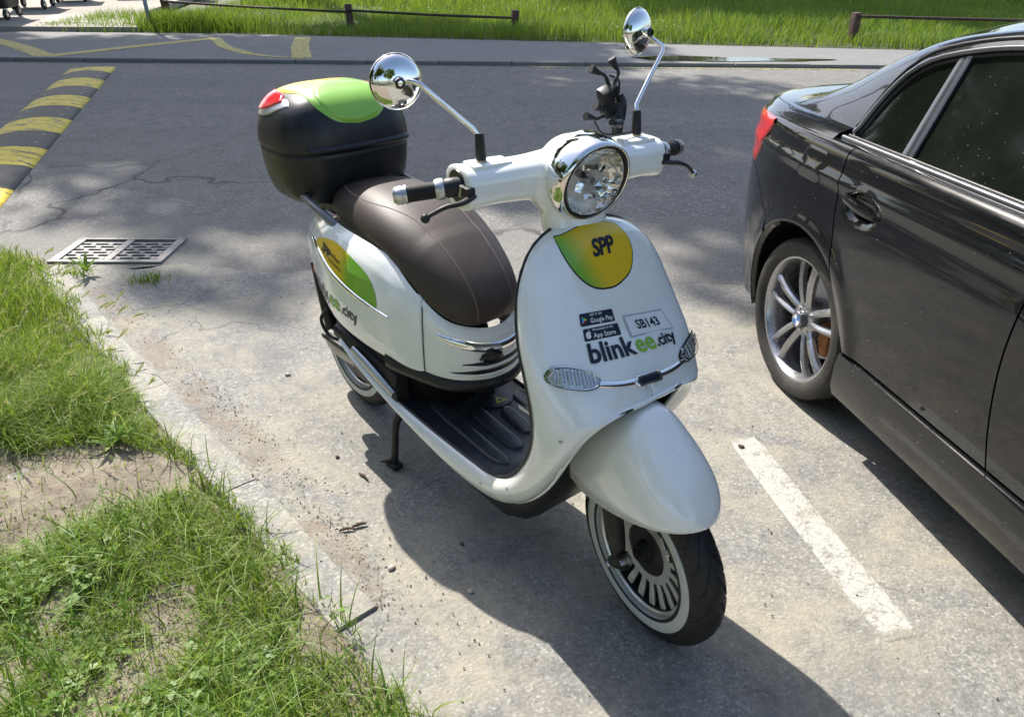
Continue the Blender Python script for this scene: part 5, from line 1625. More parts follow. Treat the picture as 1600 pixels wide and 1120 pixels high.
# flare ring below the pod (black step)
rws = []
for f, g_ in ((0, 1.0), (.35, 1.06), (.7, 1.075), (1, 1.03)):
    rws.append([])
ib = [i for i in range(len(HALF)) if HALF[i][0] > .52]
def flare(dz, sc_):
    a = [(CX + (HALF[i][0] - CX)*sc_, -HALF[i][1]*sc_, zb(HALF[i][0]) + dz) for i in ib]
    return a + [(p[0], -p[1], p[2]) for p in a[::-1]]
grid('pod_skirt', [flare(.012, .985), flare(.004, 1.012), flare(-.012, 1.020), flare(-.026, 1.010), flare(-.034, .985)], M['black_plastic'], sco)
# black rear fairing between the skirt and side panels, foot pegs
for sd in (-1, 1):
    rws = []
    for x in np.linspace(.22, .538, 16):
        yo = float(np.interp(x, [.22, .35, .5, .58, .66], [.214, .208, .196, .188, .182]))
        z1 = float(np.interp(x, [.22, .35, .5, .60, .66], [.468, .438, .408, .390, .385])); z0 = float(np.interp(x, [.22, .35, .5, .58, .66], [.435, .395, .335, .315, .305]))
        yi = float(np.interp(x, [.22, .35, .5, .66], [.19, .19, .18, .165]))
        z1 += float(np.interp(x, [.22, .35, .66], [.0, .012, .016])); rws.append([(x, sd*yo, z0), (x, sd*(yo + .001), lerp(z0, z1, .6)), (x, sd*(yo - .006), z1 - .004), (x, sd*(yo - .02), z1 + .002), (x, sd*yi*.86, z1 + .075)])
    rws.append([(.544, p[1]*.995, p[2] - .004) for p in rws[-1]]); rws.append([(.548, p[1]*.97, .30) for p in rws[-1]])
    o = grid('side_step', rws, M['black_plastic'], sco, flip=sd < 0); sharp(o, 30)
    # folded passenger peg with worn metal inlay
    tube('passenger_peg', [(.345, sd*.216, .432), (.41, sd*.212, .412), (.48, sd*.205, .382), (.540, sd*.197, .352)], [.009, .011, .011, .009], M['satin'], sco, n=8, flat=1.4)
# chrome strip, vents and socket on the pod: mapping (a = lateral y, b = z) from the front
mp = lambda a, b_: ((1.3, a, b_), (-1, -a*.9, 0))
def pod_map(a, b_):          # a = angle-like lateral coordinate wrapped round the nose
    y = a; return ((.64 + .5*math.cos(a*6.5), .5*math.sin(a*6.5), b_), (-math.cos(a*6.5), -math.sin(a*6.5), 0))
strip_on('chrome_strip', [(-.175, .602), (-.13, .588), (-.05, .566), (.03, .560), (.12, .568), (.19, .585)], [.012, .026, .026, .020, .010], pod_map, TREE_POD, .0, M['chrome'], sco, n=50, thick=.005)
for z_, a0, a1 in ((.520, -.105, .16), (.495, -.135, .17)):
    strip_on('vent_slot', [(a0, z_), (lerp(a0, a1, .5), z_ - .002), (a1, z_ + .008)], [.003, .015, .015, .013, .003], pod_map, TREE_POD, .0006, M['black_print'], sco, n=40, thick=.0006)
    strip_on('vent_lip', [(a0, z_ - .010), (lerp(a0, a1, .5), z_ - .012), (a1, z_ - .002)], [.003, .008, .008, .008, .003], pod_map, TREE_POD, .0, M['white'], sco, n=40, thick=.004)
kp_ = [(-.055 + a, .540 + b_*1.0 - .515) for a, b_ in ((.012, .535), (.028, .538), (.032, .530), (.052, .522), (.058, .508), (.045, .498), (.022, .494), (.002, .500), (-.008, .508), (.0, .522), (.010, .526))]
Vp = [(-.030, .540)] + kp_; Fp = [(0, i+1, (i+1) % len(kp_) + 1) for i in range(len(kp_))]
o = project('charge_socket', Vp, Fp, pod_map, TREE_POD, .004, M['black_print'], sco, cuts=.02)
m_ = o.modifiers.new('s', 'SOLIDIFY'); m_.thickness = .006; m_.offset = 0
for q in ((-.057, .532), (-.002, .540)):
    oo, dd = pod_map(*q); h, n_, i_, d_ = TREE_POD.ray_cast(Vector(oo), Vector(dd).normalized())
    lathe('screw', [(0, .0085), (.0028, .0085), (.0034, .005)], M['satin'], sco, h, -Vector(dd), n=8)
# panel seam line
tube('seam', [tuple(body_pt(crease, t, -1) + np.array([.003, -.001, 0])) for t in np.linspace(.02, .93, 20)], .0014, M['black_print'], sco, n=5)

# ---- seat
SX = [.075, .105, .16, .24, .33, .42, .50, .58, .65, .705, .748, .778, .790]
ST = [.838, .866, .884, .897, .900, .893, .876, .848, .811, .773, .733, .690, .655]
SB = [.812, .800, .792, .788, .786, .782, .765, .722, .674, .645, .628, .622, .630]
SW = [.070, .108, .136, .150, .160, .166, .166, .160, .149, .134, .110, .070, .030]
def seat_sec(x):
    t_, b_, w = (float(itp(x, SX, a)[0]) for a in (ST, SB, SW))
    row = []
    for k in range(44):
        a = 2*math.pi*k/44; c, s = math.cos(a), math.sin(a)
        y = w*math.copysign(abs(c)**.62, c)
        z = (t_*1.0 - (b_ + (t_-b_)*.22))*abs(s)**.80 + (b_ + (t_-b_)*.22) if s > 0 else (b_ + (t_-b_)*.22) - ((t_-b_)*.22)*abs(s)**.6
        # crown: the cushion has a side roll and a slightly flatter top
        row.append((x + (.012*s if x > .6 else 0), y*(1 - .10*max(0, s)), z))
    return row
xs_ = np.concatenate([[.075, .082, .095], np.linspace(.11, .70, 40), np.linspace(.71, .790, 12)])
seat = grid('seat', [seat_sec(x) for x in xs_], M['seat'], sco, closed_c=True, caps=True)
TREE_SEAT = bvh([seat])
# stitched seams: two lengthways and one crossing ahead of the rider's place
def down(a, b_):
    if a < .6: return ((a, b_, 1.2), (0, 0, -1))
    th = (a - .6)/.2*R(88); return ((.60 + .5*math.sin(th), b_, .66 + .5*math.cos(th)), (-math.sin(th), 0, -math.cos(th)))
def seam_on(pts, name='seat_seam'):
    strip_on(name, pts, .0042, down, TREE_SEAT, -.0010, M['seat_thread'], seat, n=60, thick=.0022)
for sd in (-1, 1):
    seam_on([(.12, sd*.07), (.20, sd*.102), (.30, sd*.118), (.38, sd*.117), (.46, sd*.098), (.53, sd*.078), (.60, sd*.072), (.68, sd*.066), (.76, sd*.062), (.83, sd*.058)])
    # grab rail of the passenger
    tube('grab_rail', [(.235, sd*.158, .776), (.205, sd*.172, .796), (.150, sd*.186, .822), (.07, sd*.180, .835), (.0, sd*.160, .835), (-.05, sd*.12, .83)], .0125, M['grey_metal'], sco, n=12, steps=24)
    box('rail_bracket', (.225, sd*.160, .772), (.05, .022, .012), M['grey_metal'], sco, bev=.004, rot=(0, R(10), sd*R(-8)))
tube('rack_tube', [(-.05, -.12, .83), (-.10, 0, .828), (-.05, .12, .83)], .012, M['grey_metal'], sco, n=10, steps=14)
for sd in (-1, 1):
    tube('rack_stay', [(.10, sd*.045, .80), (.03, sd*.05, .782), (-.05, sd*.06, .772)], .008, M['black_metal'], sco, n=8, steps=8)
    tube('rack_stay', [(-.10, sd*.07, .70), (-.03, sd*.07, .765), (.06, sd*.07, .79)], .009, M['black_metal'], sco, n=8, steps=8)
prism('rack_plate', [(-.19, -.10), (.12, -.115), (.125, -.05), (.125, .05), (.12, .115), (-.19, .10)], .780, .811, M['black_plastic'], sco, bev=.003)

# ---- top case
BC = (-.055, 0.0)
def case_ring(z, a, b_, n=96, p=3.35, dx=0):
    r = []; z = 1.145 + (z - 1.163)*.90; a *= .95; b_ *= .95
    for k in range(n):
        th = 2*math.pi*k/n; c, s = math.cos(th), math.sin(th)
        r.append((BC[0] + dx + a*math.copysign(abs(c)**(2/p), c), BC[1] + b_*math.copysign(abs(s)**(2/p), s), z))
    return r
low = [(.786, .135, .165), (.788, .155, .187), (.797, .168, .201), (.818, .177, .210), (.86, .186, .220), (.90, .190, .226), (.945, .193, .2295), (.962, .194, .230), (.966, .191, .227)]
case = grid('top_case', [case_ring(*q) for q in low], M['box_plastic'], sco, closed_c=True, caps=True)
lidp = [(.967, .191, .227), (.970, .1965, .2325), (.985, .197, .233), (1.01, .195, .231), (1.04, .190, .226), (1.07, .181, .217), (1.098, .167, .203), (1.122, .146, .181), (1.140, .118, .150), (1.153, .082, .108), (1.160, .042, .055), (1.1625, .004, .005)]
lz = [q[0] for q in lidp]; la = [q[1] for q in lidp]; lb = [q[2] for q in lidp]
L_ = cr(lidp, 40)
lid = grid('lid', [case_ring(q[0], q[1], q[2], dx=.0) for q in L_], M['box_plastic'], case, closed_c=True)
fix_normals(lid.data)
TREE_LID = bvh([lid])
lc = Vector((BC[0], 0, 1.002))
# surface patches on the lid, addressed as seen from straight above pushed outwards: (u, v) -> direction from the lid centre
def lid_map(u, v):            # u = azimuth (deg, 0 = front, + = left), v = elevation (deg)
    d = Vector((math.cos(R(u))*math.cos(R(v)), math.sin(R(u))*math.cos(R(v)), math.sin(R(v))))
    return (lc + d*.6, -d)
def lid_patch(name, outline_xyz, mat_, off, thick=.004, c0=None):
    """outline of directions on the lid; fan of rings between a centre direction and the outline"""
    O = [Vector(p).normalized() for p in outline_xyz]; c = Vector(c0).normalized()
    n = len(O); nr = 16; V = []
    for k in range(nr + 1):
        for o_ in O:
            d = (c*(1 - k/nr) + o_*(k/nr)).normalized()
            h, nn, i, dist = TREE_LID.ray_cast(lc + d*.6, -d)
            if h is None: h = lc; nn = d
            if nn.dot(d) < 0: nn = -nn
            V.append(h + nn*(off if k < nr else off*.2))
    ob = mobj(name, V, grid_faces(nr + 1, n, closed_c=True), mat_, case); fix_normals(ob.data)
    return ob
def dir_aze(pts, n=72):
    P = [(math.cos(R(u))*math.cos(R(v)), math.sin(R(u))*math.cos(R(v)), math.sin(R(v))) for u, v in pts]
    P = P + [P[0]]
    return [tuple(p) for p in cr(P, n + 1)[:-1]]
M['lid_grad'] = m_grad('lid_yellow_green', [(0.0, YEL), (.45, YEL), (.62, GRN), (1.0, LGRN)], (1.0, .35, 0), -.20, .07, dots=240, jitter=.10)
# yellow/green cover across the top, its rounded apron falling down the front
cover = dir_aze([(0, 14), (-22, 17), (-38, 26), (-52, 36), (-72, 42), (-95, 40), (-125, 34), (-150, 26), (180, 22), (150, 26), (125, 34), (95, 40), (72, 42), (52, 36), (38, 26), (22, 17)])
lid_patch('lid_cover', cover, M['lid_grad'], .0045, c0=(.15, 0, 1))
apron = dir_aze([(0, 14.5), (-20, 18), (-34, 27), (-44, 38), (-52, 52), (-50, 68), (-20, 78), (20, 78), (50, 68), (52, 52), (44, 38), (34, 27), (20, 18)])
lid_patch('lid_front_panel', apron, M['lid_grad'], .0085, c0=(.75, 0, .8))
for sd in (-1, 1):
    red = dir_aze([(sd*-0 + sd*78, 30), (sd*88, 38), (sd*110, 38), (sd*135, 34), (sd*150, 26), (sd*140, 18), (sd*118, 17), (sd*98, 22)])
    lid_patch('lid_reflector', red, M['red'], .0075, c0=(math.cos(R(sd*112)), math.sin(R(sd*112)), .52))
    sil = dir_aze([(sd*66, 27), (sd*74, 33), (sd*84, 33), (sd*98, 25), (sd*118, 19), (sd*140, 18), (sd*140, 14), (sd*118, 13.5), (sd*96, 17), (sd*80, 23)])
    lid_patch('lid_silver_edge', sil, M['satin'], .0028, c0=(math.cos(R(sd*100)), math.sin(R(sd*100)), .38))
# seam groove and handle ridge on the front
tube('lid_seam', case_ring(.9665, .1935, .2295)[::3] + [case_ring(.9665, .1935, .2295)[0]], .0018, M['black_print'], case, n=5)
def case_pt(z, th, out=0):
    a = float(np.interp(z, [q[0] for q in low] + lz[1:], [q[1] for q in low] + la[1:])) + out; b_ = float(np.interp(z, [q[0] for q in low] + lz[1:], [q[2] for q in low] + lb[1:])) + out
    c, s = math.cos(th), math.sin(th)
    return (BC[0] + a*.95*math.copysign(abs(c)**(2/3.35), c), b_*.95*math.copysign(abs(s)**(2/3.35), s), 1.145 + (z - 1.163)*.90)
rws = []
for th in np.linspace(R(-40), R(40), 30):
    rws.append([case_pt(.995, th, -.002), case_pt(.990, th, .010), case_pt(.978, th, .013), case_pt(.972, th, .006), case_pt(.968, th, -.002)])
o = grid('hinge_ridge', rws, M['box_plastic'], case, caps=True)

# ---- steering assembly is turned slightly to the scooter's right
SA0 = Vector((1.385, 0, .24)); SA1 = Vector((1.055, 0, 1.10))
YAW = R(-10)
axis = (Vector((1.30, 0, .40)) - SA1).normalized() * -1
def steer(objs, ang=YAW):
    P = SA1 + (SA1 - SA1)
    Mx = Matrix.Translation(SA1) @ Matrix.Rotation(ang, 4, axis) @ Matrix.Translation(-SA1)
    for o in objs:
        o.data.transform(Mx)
        for ch in o.children: ch.data.transform(Mx)
ST_OBJS = []
def S(o): ST_OBJS.append(o); return o
# handlebar cover: voxel-blended head, arms and neck
def blob(name, secs, mat_, parent):
    """union of lofts -> remeshed smooth body"""
    bm = bmesh.new()
    for rings in secs:
        k = len(rings[0]); vs = [[bm.verts.new(p) for p in r] for r in rings]
        for a in range(len(rings) - 1):
            for b_ in range(k): bm.faces.new((vs[a][b_], vs[a][(b_+1) % k], vs[a+1][(b_+1) % k], vs[a+1][b_]))
        bm.faces.new(vs[0][::-1]); bm.faces.new(vs[-1])
    me = bpy.data.meshes.new(name); bmesh.ops.recalc_face_normals(bm, faces=bm.faces); bm.to_mesh(me); bm.free(); me.materials.append(mat_)
    o = link(bpy.data.objects.new(name, me), parent)
    m1 = o.modifiers.new('r', 'REMESH'); m1.mode = 'VOXEL'; m1.voxel_size = .0042
    m2 = o.modifiers.new('s', 'SMOOTH'); m2.iterations = 14; m2.factor = .5
    apply_mods(o); o.data.polygons.foreach_set('use_smooth', [True]*len(o.data.polygons))
    return o
def ell(c, u, v, a, b_, n=28, p=2.6):
    r = []
    for k in range(n):
        th = 2*math.pi*k/n; cc, ss = math.cos(th), math.sin(th)
        r.append(Vector(c) + Vector(u)*a*math.copysign(abs(cc)**(2/p), cc) + Vector(v)*b_*math.copysign(abs(ss)**(2/p), ss))
    return r
X_, Y_, Z_ = (1, 0, 0), (0, 1, 0), (0, 0, 1)
arms = [ell((lerp(1.045, 1.018, min(1, abs(y)/.26)), y, float(np.interp(abs(y), [0, .08, .15, .262], [1.092, 1.090, 1.091, 1.087]))), X_, Z_, float(np.interp(abs(y), [0, .1, .2, .262], [.062, .054, .053, .056])), float(np.interp(abs(y), [0, .1, .2, .262], [.056, .045, .041, .047])), p=2.9) for y in np.linspace(-.262, .262, 21)]
ax_h = Vector((1, 0, -.06)).normalized(); hv = Vector((0, 0, 1)) - ax_h*ax_h.z; hv.normalize()
HC = Vector((1.085, 0, 1.093))
head = []
for f, r in ((-.105, .012), (-.098, .034), (-.080, .058), (-.055, .077), (-.02, .088), (.010, .0915), (.022, .0915)):
    head.append(ell(HC + ax_h*f + hv*(0), Y_, hv, r, r*.985, p=2.1))
neck = [ell((1.055 + (1.06 - z)*.25, 0, z), X_, Y_, a, b_, p=2.2) for z, a, b_ in ((1.085, .048, .160), (1.062, .050, .128), (1.04, .053, .100), (1.015, .056, .080), (.97, .060, .077), (.925, .066, .086), (.90, .066, .088))]
hbc = blob('handlebar_cover', [arms, head, neck], M['white'], sco); S(hbc)
for sd in (-1, 1):
    S(box('cover_pad', (1.030, sd*.195, 1.131), (.050, .095, .014), M['white'], sco, bev=.006, rot=(0, R(4), 0)))
    o = lathe('switch_recess', [(0, .003), (.034, .003), (.036, -.002)], M['black_print'], sco, (1.019, sd*.262, 1.092), (0, sd, 0), n=24); S(o)
# headlight
LC = HC + ax_h*.030
q_ = ax_h.to_track_quat('Z', 'Y')
def ring_tilt(prof, name, m_, par, n=64):
    """lathe round the lamp axis whose rear edge leans back at the top (a hooded bezel)"""
    rws = []
    for r, h, tl in prof:
        rws.append([LC + ax_h*(h + tl*math.sin(a)) + Vector((0, 1, 0))*r*math.cos(a) + hv*r*math.sin(a) for a in np.linspace(0, 2*math.pi, n, endpoint=False)])
    return grid(name, rws, m_, par, closed_c=True)
bez_ = ring_tilt([(.0905, -.020, -.016), (.0955, -.014, -.014), (.0950, .008, .006), (.0895, .026, .014), (.0855, .036, .018), (.0825, .036, .018), (.081, .028, .014)], 'headlight_bezel', M['chrome'], sco); S(bez_)
o = ring_tilt([(.0815, .020, .010), (.0825, .033, .014), (.0795, .036, .014), (.0765, .035, .013), (.0755, .028, .012)], 'rubber_ring', M['black_plastic'], bez_)
def m_reflector():
    m, t, b = newmat('lamp_reflector'); v = t.coords()
    b.inputs['Base Color'].default_value = (.78, .78, .76, 1); b.inputs['Metallic'].default_value = 1; b.inputs['Roughness'].default_value = .09
    t.l.new(t.bump(t.vor(v, 55, 'F1'), .5, .01), b.inputs['Normal'])
    return m
M['reflector'] = m_reflector()
rws = []
for k in range(16):
    f = k/15; r = .012 + .065*f; h = -.030 + .058*f*f
    rws.append([LC + ax_h*(h + .010*math.sin(a)*f + .0022*((int(a/(math.pi/7)) + int(f*5)) % 2)) + Vector((0, 1, 0))*r*math.cos(a) + hv*r*math.sin(a) for a in np.linspace(0, 2*math.pi, 84, endpoint=False)])
o = grid('reflector_bowl', rws, M['reflector'], bez_, closed_c=True)
lathe('bulb_shield', [(0, .012), (.008, .011), (.0115, .006), (.0125, -.006), (.0125, -.03)], M['satin'], bez_, LC + ax_h*.006, ax_h, n=24)
lathe('pilot_bulb', [(0, .004), (.007, .002), (.009, -.004), (.009, -.012)], M['black_print'], bez_, LC + ax_h*.012 + Vector((0, -.022, .014)), ax_h, n=16)
for (dy, dz, w, h) in ((-.004, .028, .040, .012), (.028, .020, .02, .012), (.022, -.018, .022, .016), (-.030, -.012, .016, .022), (.0, -.036, .03, .012)):
    c = LC + ax_h*.012 + Vector((0, dy, 0)) + hv*dz
    o = box('reflector_facet', c, (.006, w, h), M['reflector'], bez_, bev=.0015, rot=(R(dy*900), R(-12 + dz*500), R(dy*400)))
rws = []
for k in range(12):
    f = k/11; r = .0775*math.sin(f*math.pi/2); h = .028 + .022*math.cos(f*math.pi/2)
    rws.append([LC + ax_h*(h + .012*math.sin(a)*f) + Vector((0, 1, 0))*r*math.cos(a) + hv*r*math.sin(a) for a in np.linspace(0, 2*math.pi, 48, endpoint=False)])
o = grid('lens', rws[0:1]*0 + rws, M['glass'], bez_, closed_c=True); fix_normals(o.data)
m_ = o.modifiers.new('s', 'SOLIDIFY'); m_.thickness = .002
lathe('screw', [(0, .004), (.005, .004), (.0065, .001), (.0065, -.008)], M['satin'], hbc, (1.128, -.012, .985), (1, 0, .15), n=12)
# grips, levers
def arm_side(sd, is_r):
    a = Vector((1.030, sd*.258, 1.094)); e = Vector((.985, sd*.372, 1.082)); d = (e - a).normalized()
    hs = lathe('switch_housing', [(.012, -.02), (.019, -.02), (.0205, .0), (.0205, .016), (.018, .020)], M['black_plastic'], sco, a + d*.016, d, n=28); S(hs)
    S(lathe('grip_collar', [(.0185, .020), (.0215, .022), (.0225, .028), (.0215, .036), (.0195, .040)], M['satin'], sco, a + d*.016, d, n=28))
    prof = [(.0165, .040)]
    k = 0; x = .042
    while x < .098: prof += [(.0176, x), (.0176, x + .0022), (.0166, x + .0028), (.0166, x + .0036)]; x += .0042
    prof += [(.0185, .099), (.0185, .101), (.016, .102)]
    g = S(lathe('grip', prof, M['grip_rubber'], sco, a + d*.012, d, n=28))
    S(lathe('grip_end', [(.0165, .1015), (.0195, .1025), (.0195, .107), (.0178, .109), (.0178, .111), (.0195, .1125), (.018, .125), (.0135, .1305), (.0, .131)], M['satin'] if is_r else M['car_glossy'], sco, a + d*.012, d, n=28))
    # brake lever
    dz = -.041 if is_r else -.058
    lp = [a + Vector((.030, sd*-.012, -.012)), a + Vector((.048, sd*.010, -.014)), a + Vector((.056, sd*.034, -.017)), a + Vector((.050, sd*.064, dz*.50)), a + Vector((.040, sd*.092, dz*.82)), a + Vector((.036, sd*.104, dz))]
    lv = S(tube('brake_lever', lp, [.011, .0085, .0072, .0066, .0060, .0062], M['black_metal'], sco, n=10, steps=26, flat=.75))
    bm = bmesh.new(); bmesh.ops.create_uvsphere(bm, u_segments=16, v_segments=10, radius=.0098)
    me = bpy.data.meshes.new('lever_ball'); bm.to_mesh(me); bm.free(); me.materials.append(M['black_metal'] if is_r else M['satin']); me.polygons.foreach_set('use_smooth', [True]*len(me.polygons))
    o = link(bpy.data.objects.new('lever_ball', me), lv); o.data.transform(Matrix.Translation(lp[-1]))
    S(box('lever_perch', a + Vector((.030, sd*.004, -.006)), (.034, .022, .026), M['black_metal'], sco, bev=.005))
    S(lathe('cable_nut', [(0, -.012), (.0052, -.012), (.0052, .012), (0, .012)], M['bolt'], sco, a + Vector((.020, sd*.012, -.004)), (.3, 0, 1), n=8))
arm_side(-1, True); arm_side(1, False)
# mirrors
def mirror(sd, base, top, cen, nrm, bend):
    g = S(lathe('mirror_base', [(.0105, -.008), (.012, -.006), (.012, .002), (.0095, .004)], mat('brass_nut', (.45, .38, .26), .35, metal=1), sco, base, Vector(top) - Vector(base), n=6))
    boot = lathe('rubber_boot', [(.0105, .003), (.0115, .010), (.0110, .030), (.0098, .052), (.0085, .056), (.004, .057)], M['rubber'], g, base, Vector(top) - Vector(base), n=20)
    tube('stem', [base, top] + bend, .0052, M['chrome'], g, n=12)
    n = Vector(nrm).normalized(); c = Vector(cen)
    # domed chrome back, its normal points forward
    lathe('mirror_shell', [(0, .021), (.014, .0208), (.028, .019), (.040, .0155), (.050, .0105), (.057, .004), (.0600, -.002), (.0603, -.006), (.0575, -.0085)], M['chrome'], g, c, n, n=56, rs=.865)
    lathe('mirror_rim', [(.0595, -.009), (.0617, -.006), (.0620, -.003), (.0606, .0)], M['chrome'], g, c, n, n=56, rs=.865)
    lathe('mirror_glass', [(0, -.0075), (.0575, -.0075)], M['chrome'], g, c, n, n=40, rs=.865)
    j = Vector(bend[-1])
    lathe('ball_joint', [(0, .016), (.006, .015), (.010, .010), (.0125, .002), (.013, -.004)], M['chrome'], g, c + n*.020 + (j - c)*.0, n, n=20)
    lathe('joint_rubber', [(.0065, .019), (.0105, .013), (.0095, .010)], M['rubber'], g, c + n*.020, n, n=20)

mirror(-1, (1.030, -.210, 1.138), (1.024, -.210, 1.188), (.950, -.352, 1.296), (1, -.18, .05), [(1.016, -.222, 1.204), (1.012, -.290, 1.262), (1.010, -.330, 1.298), (.995, -.346, 1.304), (.974, -.352, 1.298)])
mirror(1, (1.022, .210, 1.138), (1.016, .212, 1.188), (.893, .305, 1.345), (1, .30, .02), [(1.003, .220, 1.204), (.985, .270, 1.258), (.963, .322, 1.306), (.955, .330, 1.318), (.935, .325, 1.326), (.914, .312, 1.342)])
# phone holder: ball arm, cradle and four spring claws with rubber cups
ph = S(tube('phone_holder', [(1.025, .150, 1.150), (1.020, .152, 1.185), (1.012, .150, 1.215)], [.012, .016, .014], M['black_plastic'], sco, n=12, steps=10))
tube('arm', [(1.022, .160, 1.178), (1.018, .163, 1.215), (1.012, .160, 1.232)], [.010, .013, .010], M['black_plastic'], ph, n=10, steps=8)
tube('clamp_knob', [(1.035, .145, 1.176), (1.055, .112, 1.184), (1.058, .104, 1.186)], [.012, .010, .007], M['black_plastic'], ph, n=10, steps=8)
box('cradle', (1.022, .118, 1.222), (.030, .030, .072), M['black_plastic'], ph, bev=.006, rot=(R(24), R(20), 0))
box('cradle', (1.010, .128, 1.240), (.026, .046, .028), M['black_plastic'], ph, bev=.006, rot=(R(24), R(20), 0))
for p0, p1, tip in (((1.018, .125, 1.255), (1.020, .110, 1.278), (1.015, .085, 1.290)), ((1.010, .140, 1.250), (1.005, .160, 1.278), (1.000, .148, 1.300)), ((1.030, .105, 1.196), (1.035, .080, 1.192), (1.035, .060, 1.198)), ((1.030, .110, 1.215), (1.035, .092, 1.212), (1.035, .085, 1.216))):
    tube('claw', [p0, p1, tuple(np.array(tip)*.6 + np.array(p1)*.4)], [.005, .004, .0035], M['black_plastic'], ph, n=8, steps=8)
    t_ = Vector(tip); d_ = (Vector(tip) - Vector(p1)).normalized()
    lathe('rubber_cup', [(0, .010), (.0095, .010), (.0098, .006), (.0065, -.006), (.0048, -.016), (0, -.016)], M['rubber'], ph, t_, d_, n=16)
tube('holder_cord', [(1.035, .075, 1.188), (1.04, .095, 1.160), (1.03, .16, 1.150), (1.02, .205, 1.150), (1.0, .235, 1.150), (.99, .245, 1.138)], .0022, M['rubber'], ph, n=6, steps=24)
tube('holder_cord', [(1.005, .135, 1.275), (1.0, .165, 1.262), (1.0, .168, 1.235), (1.005, .155, 1.22)], .0022, M['rubber'], ph, n=6, steps=16)

# apply the handlebar turn
Mh = (Matrix.Translation((0, 0, 1.10)) @ Matrix.Rotation(R(-2.5), 4, 'X') @ Matrix.Translation((0, 0, -1.10))) @ (Matrix.Translation(SA1) @ Matrix.Rotation(R(-8), 4, axis) @ Matrix.Translation(-SA1))
for o in ST_OBJS:
    o.data.transform(Mh)
    for ch in o.children: ch.data.transform(Mh)
Mw = Matrix.Translation(SA1) @ Matrix.Rotation(R(-10), 4, axis) @ Matrix.Translation(-SA1)
WH = []
def W(o): WH.append(o); return o

# ---- wheels with a cut tread
def tread_tyre(name, C, Rr, w, par, mat_, rin, n=420, m=44, tread=True):
    rws = []
    for i in range(n):
        th = 2*math.pi*i/n; row = []
        for j in range(m):
            ph_ = -math.pi*.5 + math.pi*j/(m-1)          # from one bead round the crown to the other
            lat = w*math.copysign(abs(math.sin(ph_))**.85, ph_)
            rad = rin + (Rr - rin)*abs(math.cos(ph_))**.62 if abs(ph_) < math.pi/2 - 1e-6 else rin
            if tread and abs(lat) < w*.93 and rad > rin + (Rr - rin)*.35:
                g_ = 0.0
                for s_ in (-1, 1):
                    u = lat*s_/w
                    if -.05 < u < .92:
                        q = (th*11/math.pi*1.0 + (1.25*u + .55*u*u)*(1) + (.5 if s_ > 0 else 0)) % 1.0
                        wdt = .075*(1 - abs(u - .42)*1.1)
                        d = min(q, 1 - q)
                        if d < wdt: g_ = max(g_, (1 - d/wdt)**.5)
                        q2 = (th*11/math.pi + (.9*u) + .5 + (.5 if s_ > 0 else 0)) % 1.0; d2 = min(q2, 1 - q2)
                        if u > .5 and d2 < .05: g_ = max(g_, (1 - d2/.05)**.5)
                rad -= .0062*g_
            row.append((C[0] + rad*math.cos(th), C[1] + lat, C[2] + rad*math.sin(th)))
        rws.append(row)
    o = grid(name, rws, mat_, par, closed_r=True)
    return o
def scooter_wheel(C, Rr, w, nspk, front=True):
    rim = lathe('wheel', [(.147, -.032), (.150, -.036), (.160, -.036), (.1625, -.034), (.160, -.030), (.154, -.020), (.152, .0), (.154, .020), (.160, .030), (.1625, .034), (.160, .036), (.150, .036), (.147, .032), (.148, .018), (.147, 0), (.148, -.018)], M['rim'], sco, C, (0, 1, 0), n=72, closed=True)
    tread_tyre('tyre', C, Rr, w, rim, M['rubber'], .1585)
    for sd in (-1, 1):
        lathe('white_wall', [(.1600, sd*.0365), (.164, sd*.0455), (.172, sd*.0488), (.182, sd*.0492), (.190, sd*.0484), (.1925, sd*.0474), (.1935, sd*.0450)], M['white_wall'], rim, C, (0, 1, 0), n=72)
        lathe('hub_disc', [(.012, sd*.012), (.060, sd*.011), (.066, sd*.009), (.068, sd*.004)], M['black_metal'], rim, C, (0, 1, 0), n=48)
        lathe('spoke_ring', [(.066, sd*.004), (.067, sd*.0125), (.088, sd*.0145), (.090, sd*.011)], M['rim'], rim, C, (0, 1, 0), n=64)
        lathe('rim_step', [(.1478, sd*.031), (.1462, sd*.026), (.1462, sd*.010), (.1462, sd*.0)], M['black_print'], rim, C, (0, 1, 0), n=72)
    lathe('rim_back', [(.085, 0), (.145, 0)], M['black_print'], rim, C, (0, 1, 0), n=48)
    first = None
    for sd in (-1, 1):
        for k in range(nspk):
            a0 = 2*math.pi*k/nspk
            def pt(r, dd, h):
                a = a0 + dd/r; return (C[0] + r*math.cos(a), C[1] + sd*h, C[2] + r*math.sin(a))
            rws = []
            for r, hw, h in ((.086, .0066, .0142), (.110, .0085, .0165), (.130, .0100, .0205), (.1455, .0100, .0225)):
                rws.append([pt(r, -hw, h - .006), pt(r, -hw, h - .0008), pt(r, -hw*.85, h), pt(r, hw*.85, h), pt(r, hw, h - .0008), pt(r, hw, h - .006)])
            o = grid('spoke', rws, M['rim'], rim, closed_c=True, caps=True, smooth=False)
    lathe('hub', [(.0, -.042), (.014, -.042), (.015, -.036), (.024, -.035), (.026, -.02), (.030, -.012), (.030, .012), (.026, .02), (.024, .035), (.015, .036), (0, .042)], M['black_metal'], rim, C, (0, 1, 0), n=36)
    return rim
fw_ = W(scooter_wheel((1.387, 0, .240), .2395, .047, 20))
